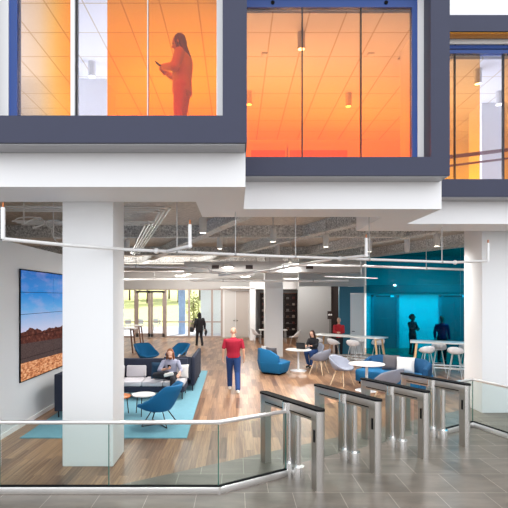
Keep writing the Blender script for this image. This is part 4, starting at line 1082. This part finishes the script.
    if hair:
        c = MB()
        if hairstyle == 'curly':
            for k in range(46):
                d = Vector((random.gauss(0, 1), random.gauss(0, 1)-.3, random.gauss(0, 1)+.35)).normalized()
                if d.y > .45 and d.z < .45: continue
                c.ball(hp(d.x*.1, d.y*.1-.03, d.z*.1+.03), .05, 8)
        else:
            c.ball(hp(0, -.03, .045), (.08, .088, .084), 18, HM)
            c.ball(hp(0, -.05, -.005), (.078, .068, .085), 16, HM)
            if hairstyle in ('long', 'shoulder'):
                dl_ = .3 if hairstyle == 'long' else .17
                for x in (-.062, -.03, 0, .03, .062):
                    y = -.045-.02*(1-abs(x)/.06)
                    c.cap(hp(x, y, .0), hp(x*1.15, y-.02, -dl_), .036, .026)
                for s in (-1, 1): c.cap(hp(s*.075, .02, .03), hp(s*.085, .03, -dl_*.8), .022, .018)
        c.build('hair', hair, t, voxel=.01)
    if beard:
        c = MB(); c.ball(hp(0, .05, -.085), (.05, .045, .045), 12, HM); c.ball(hp(0, .085, -.075), (.034, .014, .022), 10, HM)
        c.build('beard', beard, t, voxel=.008)
    return t
cloth = lambda n, c: mat(n, c, .85, var=.1, scale=40, bump=.1)
RED = cloth('red_polo', srgb(156, 10, 44)); JEAN = cloth('blue_jeans', srgb(30, 62, 116)); BLK = cloth('black_cloth', (.012, .012, .016)); DKT = cloth('black_trousers', srgb(34, 34, 42))
CHAM = cloth('grey_chambray', srgb(150, 152, 172)); SHOEW = cloth('white_shoe', srgb(225, 220, 215)); SHOEB = cloth('black_shoe', (.02, .02, .02))
HB = cloth('brown_hair', srgb(64, 40, 30)); HR = cloth('auburn_hair', srgb(130, 78, 48)); HK = cloth('black_hair', (.01, .008, .008)); GREYH = cloth('grey_stubble_hair', srgb(196, 170, 155))
BELT = M_black
# man in red walking away
pm = person('bald man in red polo shirt and blue jeans walking away across the plank floor', (-.07, 11.95, 0), 0,
    {'anR': (.12, -.3, .1), 'knR': (.11, -.04, .5), 'anL': (-.1, .26, .09), 'knL': (-.1, .16, .49), 'elR': (.27, -.05, 1.13), 'wrR': (.285, .02, .89), 'elL': (-.27, -.02, 1.13), 'wrL': (-.285, .07, .89),
     'shR': (.2, -.01, 1.4), 'shL': (-.2, -.01, 1.4), 'toeR': (.05, 1, -.12)}, RED, JEAN, SHOEW, None, sleeve='short', scale=.985, girth=1.27)
MB().etube([((0, 0, .94), .182, .14), ((0, 0, .975), .181, .14)], (1, 0, 0)).build('belt', BELT, pm)
# woman in black at the back
wb = person('person in black coat walking by the garden glazing with bag and folder', (-1.86, 22.95, 0), R(25),
    {'anR': (.06, -.26, .12), 'knR': (.08, -.02, .49), 'anL': (-.07, .22, .09), 'knL': (-.08, .14, .5), 'elL': (-.25, -.05, 1.14), 'wrL': (-.26, .02, .96), 'elR': (.27, -.03, 1.12), 'wrR': (.3, .04, .88)}, BLK, BLK, SHOEB, HK, coat=.04, girth=1.1, hairstyle='shoulder')
t = thing('bag', 'black shoulder bag on the left side of the person in black', 'bag', (-2.24, 22.83, .72), R(25))
MB().box((0, 0, .13), (.14, .34, .26), bev=.05).build('bag_body', MATS['bag_black'], t); MB().tube([(0, -.1, .24), (.03, -.05, .5), (.14, 0, .7), (.03, .06, .5), (0, .1, .24)], .012).build('strap', M_blackm, t)
o = MB().box((0, 0, 0), (.03, .24, .32), (R(35), 0, 0), bev=.004).build('folder', MATS['bag_black']); o.location = (-1.55, 23.14, .68); o.rotation_euler = (0, 0, R(25)); tag(o, 'dark folder held low in the right hand of the person in black', 'folder')
# bearded man sitting on the sofa, facing us
SX, SY = -1.62, 11.12
person('bearded long haired man in grey shirt sitting on the navy sofa with a phone', (SX, SY, 0), PI,
    {'pelvis': (0, -.02, .55), 'waist': (0, -.09, .64), 'chest': (0, -.09, .8), 'neck': (0, -.04, .97), 'head': (0, .04, 1.1), 'look': (0, .92, -.4),
     'shR': (.185, -.05, .92), 'shL': (-.185, -.05, .92), 'elR': (.26, .08, .7), 'wrR': (.06, .26, .76), 'elL': (-.26, .02, .69), 'wrL': (-.24, .24, .64), 'palmR': (-.5, .1, .8), 'palmL': (.1, 0, -1),
     'hipR': (.09, -.05, .555), 'hipL': (-.09, -.05, .555), 'knL': (-.12, .42, .52), 'anL': (-.1, .5, .12), 'knR': (.32, .32, .62), 'anR': (.0, .46, .68), 'toeR': (-1, .2, .25), 'toeL': (0, 1, -.03)},
    CHAM, DKT, SHOEW, HR, sleeve='rolled', hairstyle='shoulder', beard=HR, grip=.75)
o = MB().box((0, 0, 0), (.075, .012, .15), bev=.005).build('phone', M_black); o.location = (SX+.02, SY-.325, .83); o.rotation_euler = (R(50), 0, 0); tag(o, 'black phone in the hand of the bearded seated man', 'phone')
# woman with the laptop
person('woman with long dark hair in black jacket and jeans sitting at the laptop', (2.78, 16.12, 0), face(-.58, -.82),
    {'pelvis': (0, -.02, .56), 'waist': (0, -.02, .7), 'chest': (0, .02, .87), 'neck': (0, .05, 1.05), 'head': (0, .12, 1.19), 'look': (0, .9, -.4),
     'shR': (.165, .03, 1.0), 'shL': (-.165, .03, 1.0), 'elR': (.2, .14, .78), 'wrR': (.11, .36, .79), 'elL': (-.2, .14, .78), 'wrL': (-.11, .36, .79), 'palmR': (0, 0, -1), 'palmL': (0, 0, -1),
     'hipR': (.08, .0, .555), 'hipL': (-.08, .0, .555), 'knR': (.11, .4, .53), 'anR': (.05, .33, .11), 'knL': (-.1, .42, .53), 'anL': (-.1, .4, .11)},
    BLK, JEAN, SHOEB, HB, hairstyle='long', grip=.3)
# man in red behind the long high table
person('man in red and black jacket standing behind the long high table', (4.25, 18.6, 0), face(-.25, -1),
    {'elR': (.2, .17, 1.12), 'wrR': (.05, .36, 1.12), 'elL': (-.2, .17, 1.12), 'wrL': (-.05, .36, 1.12), 'look': (.2, .9, -.35)}, cloth('red_jacket', srgb(190, 40, 50)), DKT, SHOEB, GREYH, coat=.012, scale=.95)
# two people behind the teal glass
person('person with round curly hair standing behind the teal glass by the left lift', (7.68, 19.6, 0), R(205), {'elR': (.23, .12, 1.12), 'wrR': (.05, .27, 1.13), 'elL': (-.22, .1, 1.1), 'wrL': (-.02, .28, 1.08), 'knL': (-.1, .06, .49)}, DKT, DKT, SHOEB, HK, skin=SKIN2, hairstyle='curly', coat=.012)
person('man in dark blue shirt standing behind the teal glass by the right lift', (7.85, 17.15, 0), R(170), {}, cloth('blue_shirt', srgb(30, 50, 130)), DKT, SHOEB, HB, coat=.012, scale=1.04)
# woman upstairs
person('person with long hair looking at a phone behind the left upper orange window', (-.76, 6.36, 4.66), R(82),
    {'head': (0, .05, 1.43), 'neck': (0, -.01, 1.28), 'chest': (0, 0, 1.09), 'waist': (0, 0, .92), 'pelvis': (0, 0, .8), 'shR': (.19, -.01, 1.23), 'shL': (-.19, -.01, 1.23), 'elR': (.26, .04, .97), 'wrR': (.1, .24, 1.06),
     'elL': (-.26, .04, .97), 'wrL': (-.08, .25, 1.07), 'palmR': (-1, 0, .3), 'palmL': (1, 0, .3), 'hipR': (.09, 0, .78), 'hipL': (-.09, 0, .78), 'knR': (.1, .03, .44), 'knL': (-.1, .03, .44), 'look': (0, .95, -.3)},
    cloth('rust_sweater', srgb(252, 212, 150)), cloth('wine_trousers', srgb(250, 185, 130)), SHOEB, HR, hairstyle='long', coat=.025)
o = MB().box((0, 0, 0), (.075, .012, .15), bev=.005).build('phone', M_black); o.location = (-1.08, 6.37, 5.78); o.rotation_euler = (R(-50), 0, R(82)); tag(o, 'phone held up by the person behind the left upper window', 'phone')

# ------------------------------------------------------------------ light
w = bpy.data.worlds.new('world'); C.world = w; w.use_nodes = True
nt = w.node_tree; bg = nt.nodes['Background']; bg.inputs[0].default_value = (.94, .96, 1, 1)
# bright atrium front behind the viewer, calmer to the sides, open sky over the garden, dim ground below
tc = N(nt, 'ShaderNodeTexCoord'); sp = N(nt, 'ShaderNodeSeparateXYZ'); nt.links.new(tc.outputs['Generated'], sp.inputs[0])
def wramp(o, lo, hi, stops):
    mr_ = N(nt, 'ShaderNodeMapRange'); mr_.inputs['From Min'].default_value = lo; mr_.inputs['From Max'].default_value = hi
    nt.links.new(sp.outputs[o], mr_.inputs['Value'])
    r = N(nt, 'ShaderNodeValToRGB'); el = r.color_ramp.elements
    while len(el) < len(stops): el.new(.5)
    for e, (p, c) in zip(el, stops): e.position = p; e.color = (c, c, c, 1)
    nt.links.new(mr_.outputs[0], r.inputs[0]); return r.outputs[0]
ya = wramp('Y', -1, 1, [(0, 1.), (.25, .85), (.5, .38), (.62, .5), (1, .8)])
za = wramp('Z', -.2, .3, [(0, .3), (.38, .45), (.5, .9), (1, 1.)])
m1 = N(nt, 'ShaderNodeMath', operation='MULTIPLY'); nt.links.new(ya, m1.inputs[0]); nt.links.new(za, m1.inputs[1])
m2 = N(nt, 'ShaderNodeMath', operation='MULTIPLY'); m2.inputs[1].default_value = 2.5; nt.links.new(m1.outputs[0], m2.inputs[0])
nt.links.new(m2.outputs[0], bg.inputs[1])
sun = bpy.data.lights.new('sun', 'SUN'); sun.energy = 5.5; sun.angle = R(1.5); sun.color = (1, .97, .9)
so = bpy.data.objects.new('sun', sun); COL.objects.link(so)
so.rotation_euler = Vector((-.35, -.75, -1.)).to_track_quat('-Z', 'Y').to_euler()
C.view_settings.view_transform = 'Standard'; C.view_settings.look = 'None'; C.view_settings.gamma = 1; C.view_settings.exposure = 0.
C.view_settings.use_curve_mapping = False
C.render.film_transparent = False
C.cycles.max_bounces = 10; C.cycles.transparent_max_bounces = 16; C.cycles.diffuse_bounces = 5
C.cycles.sample_clamp_indirect = 6
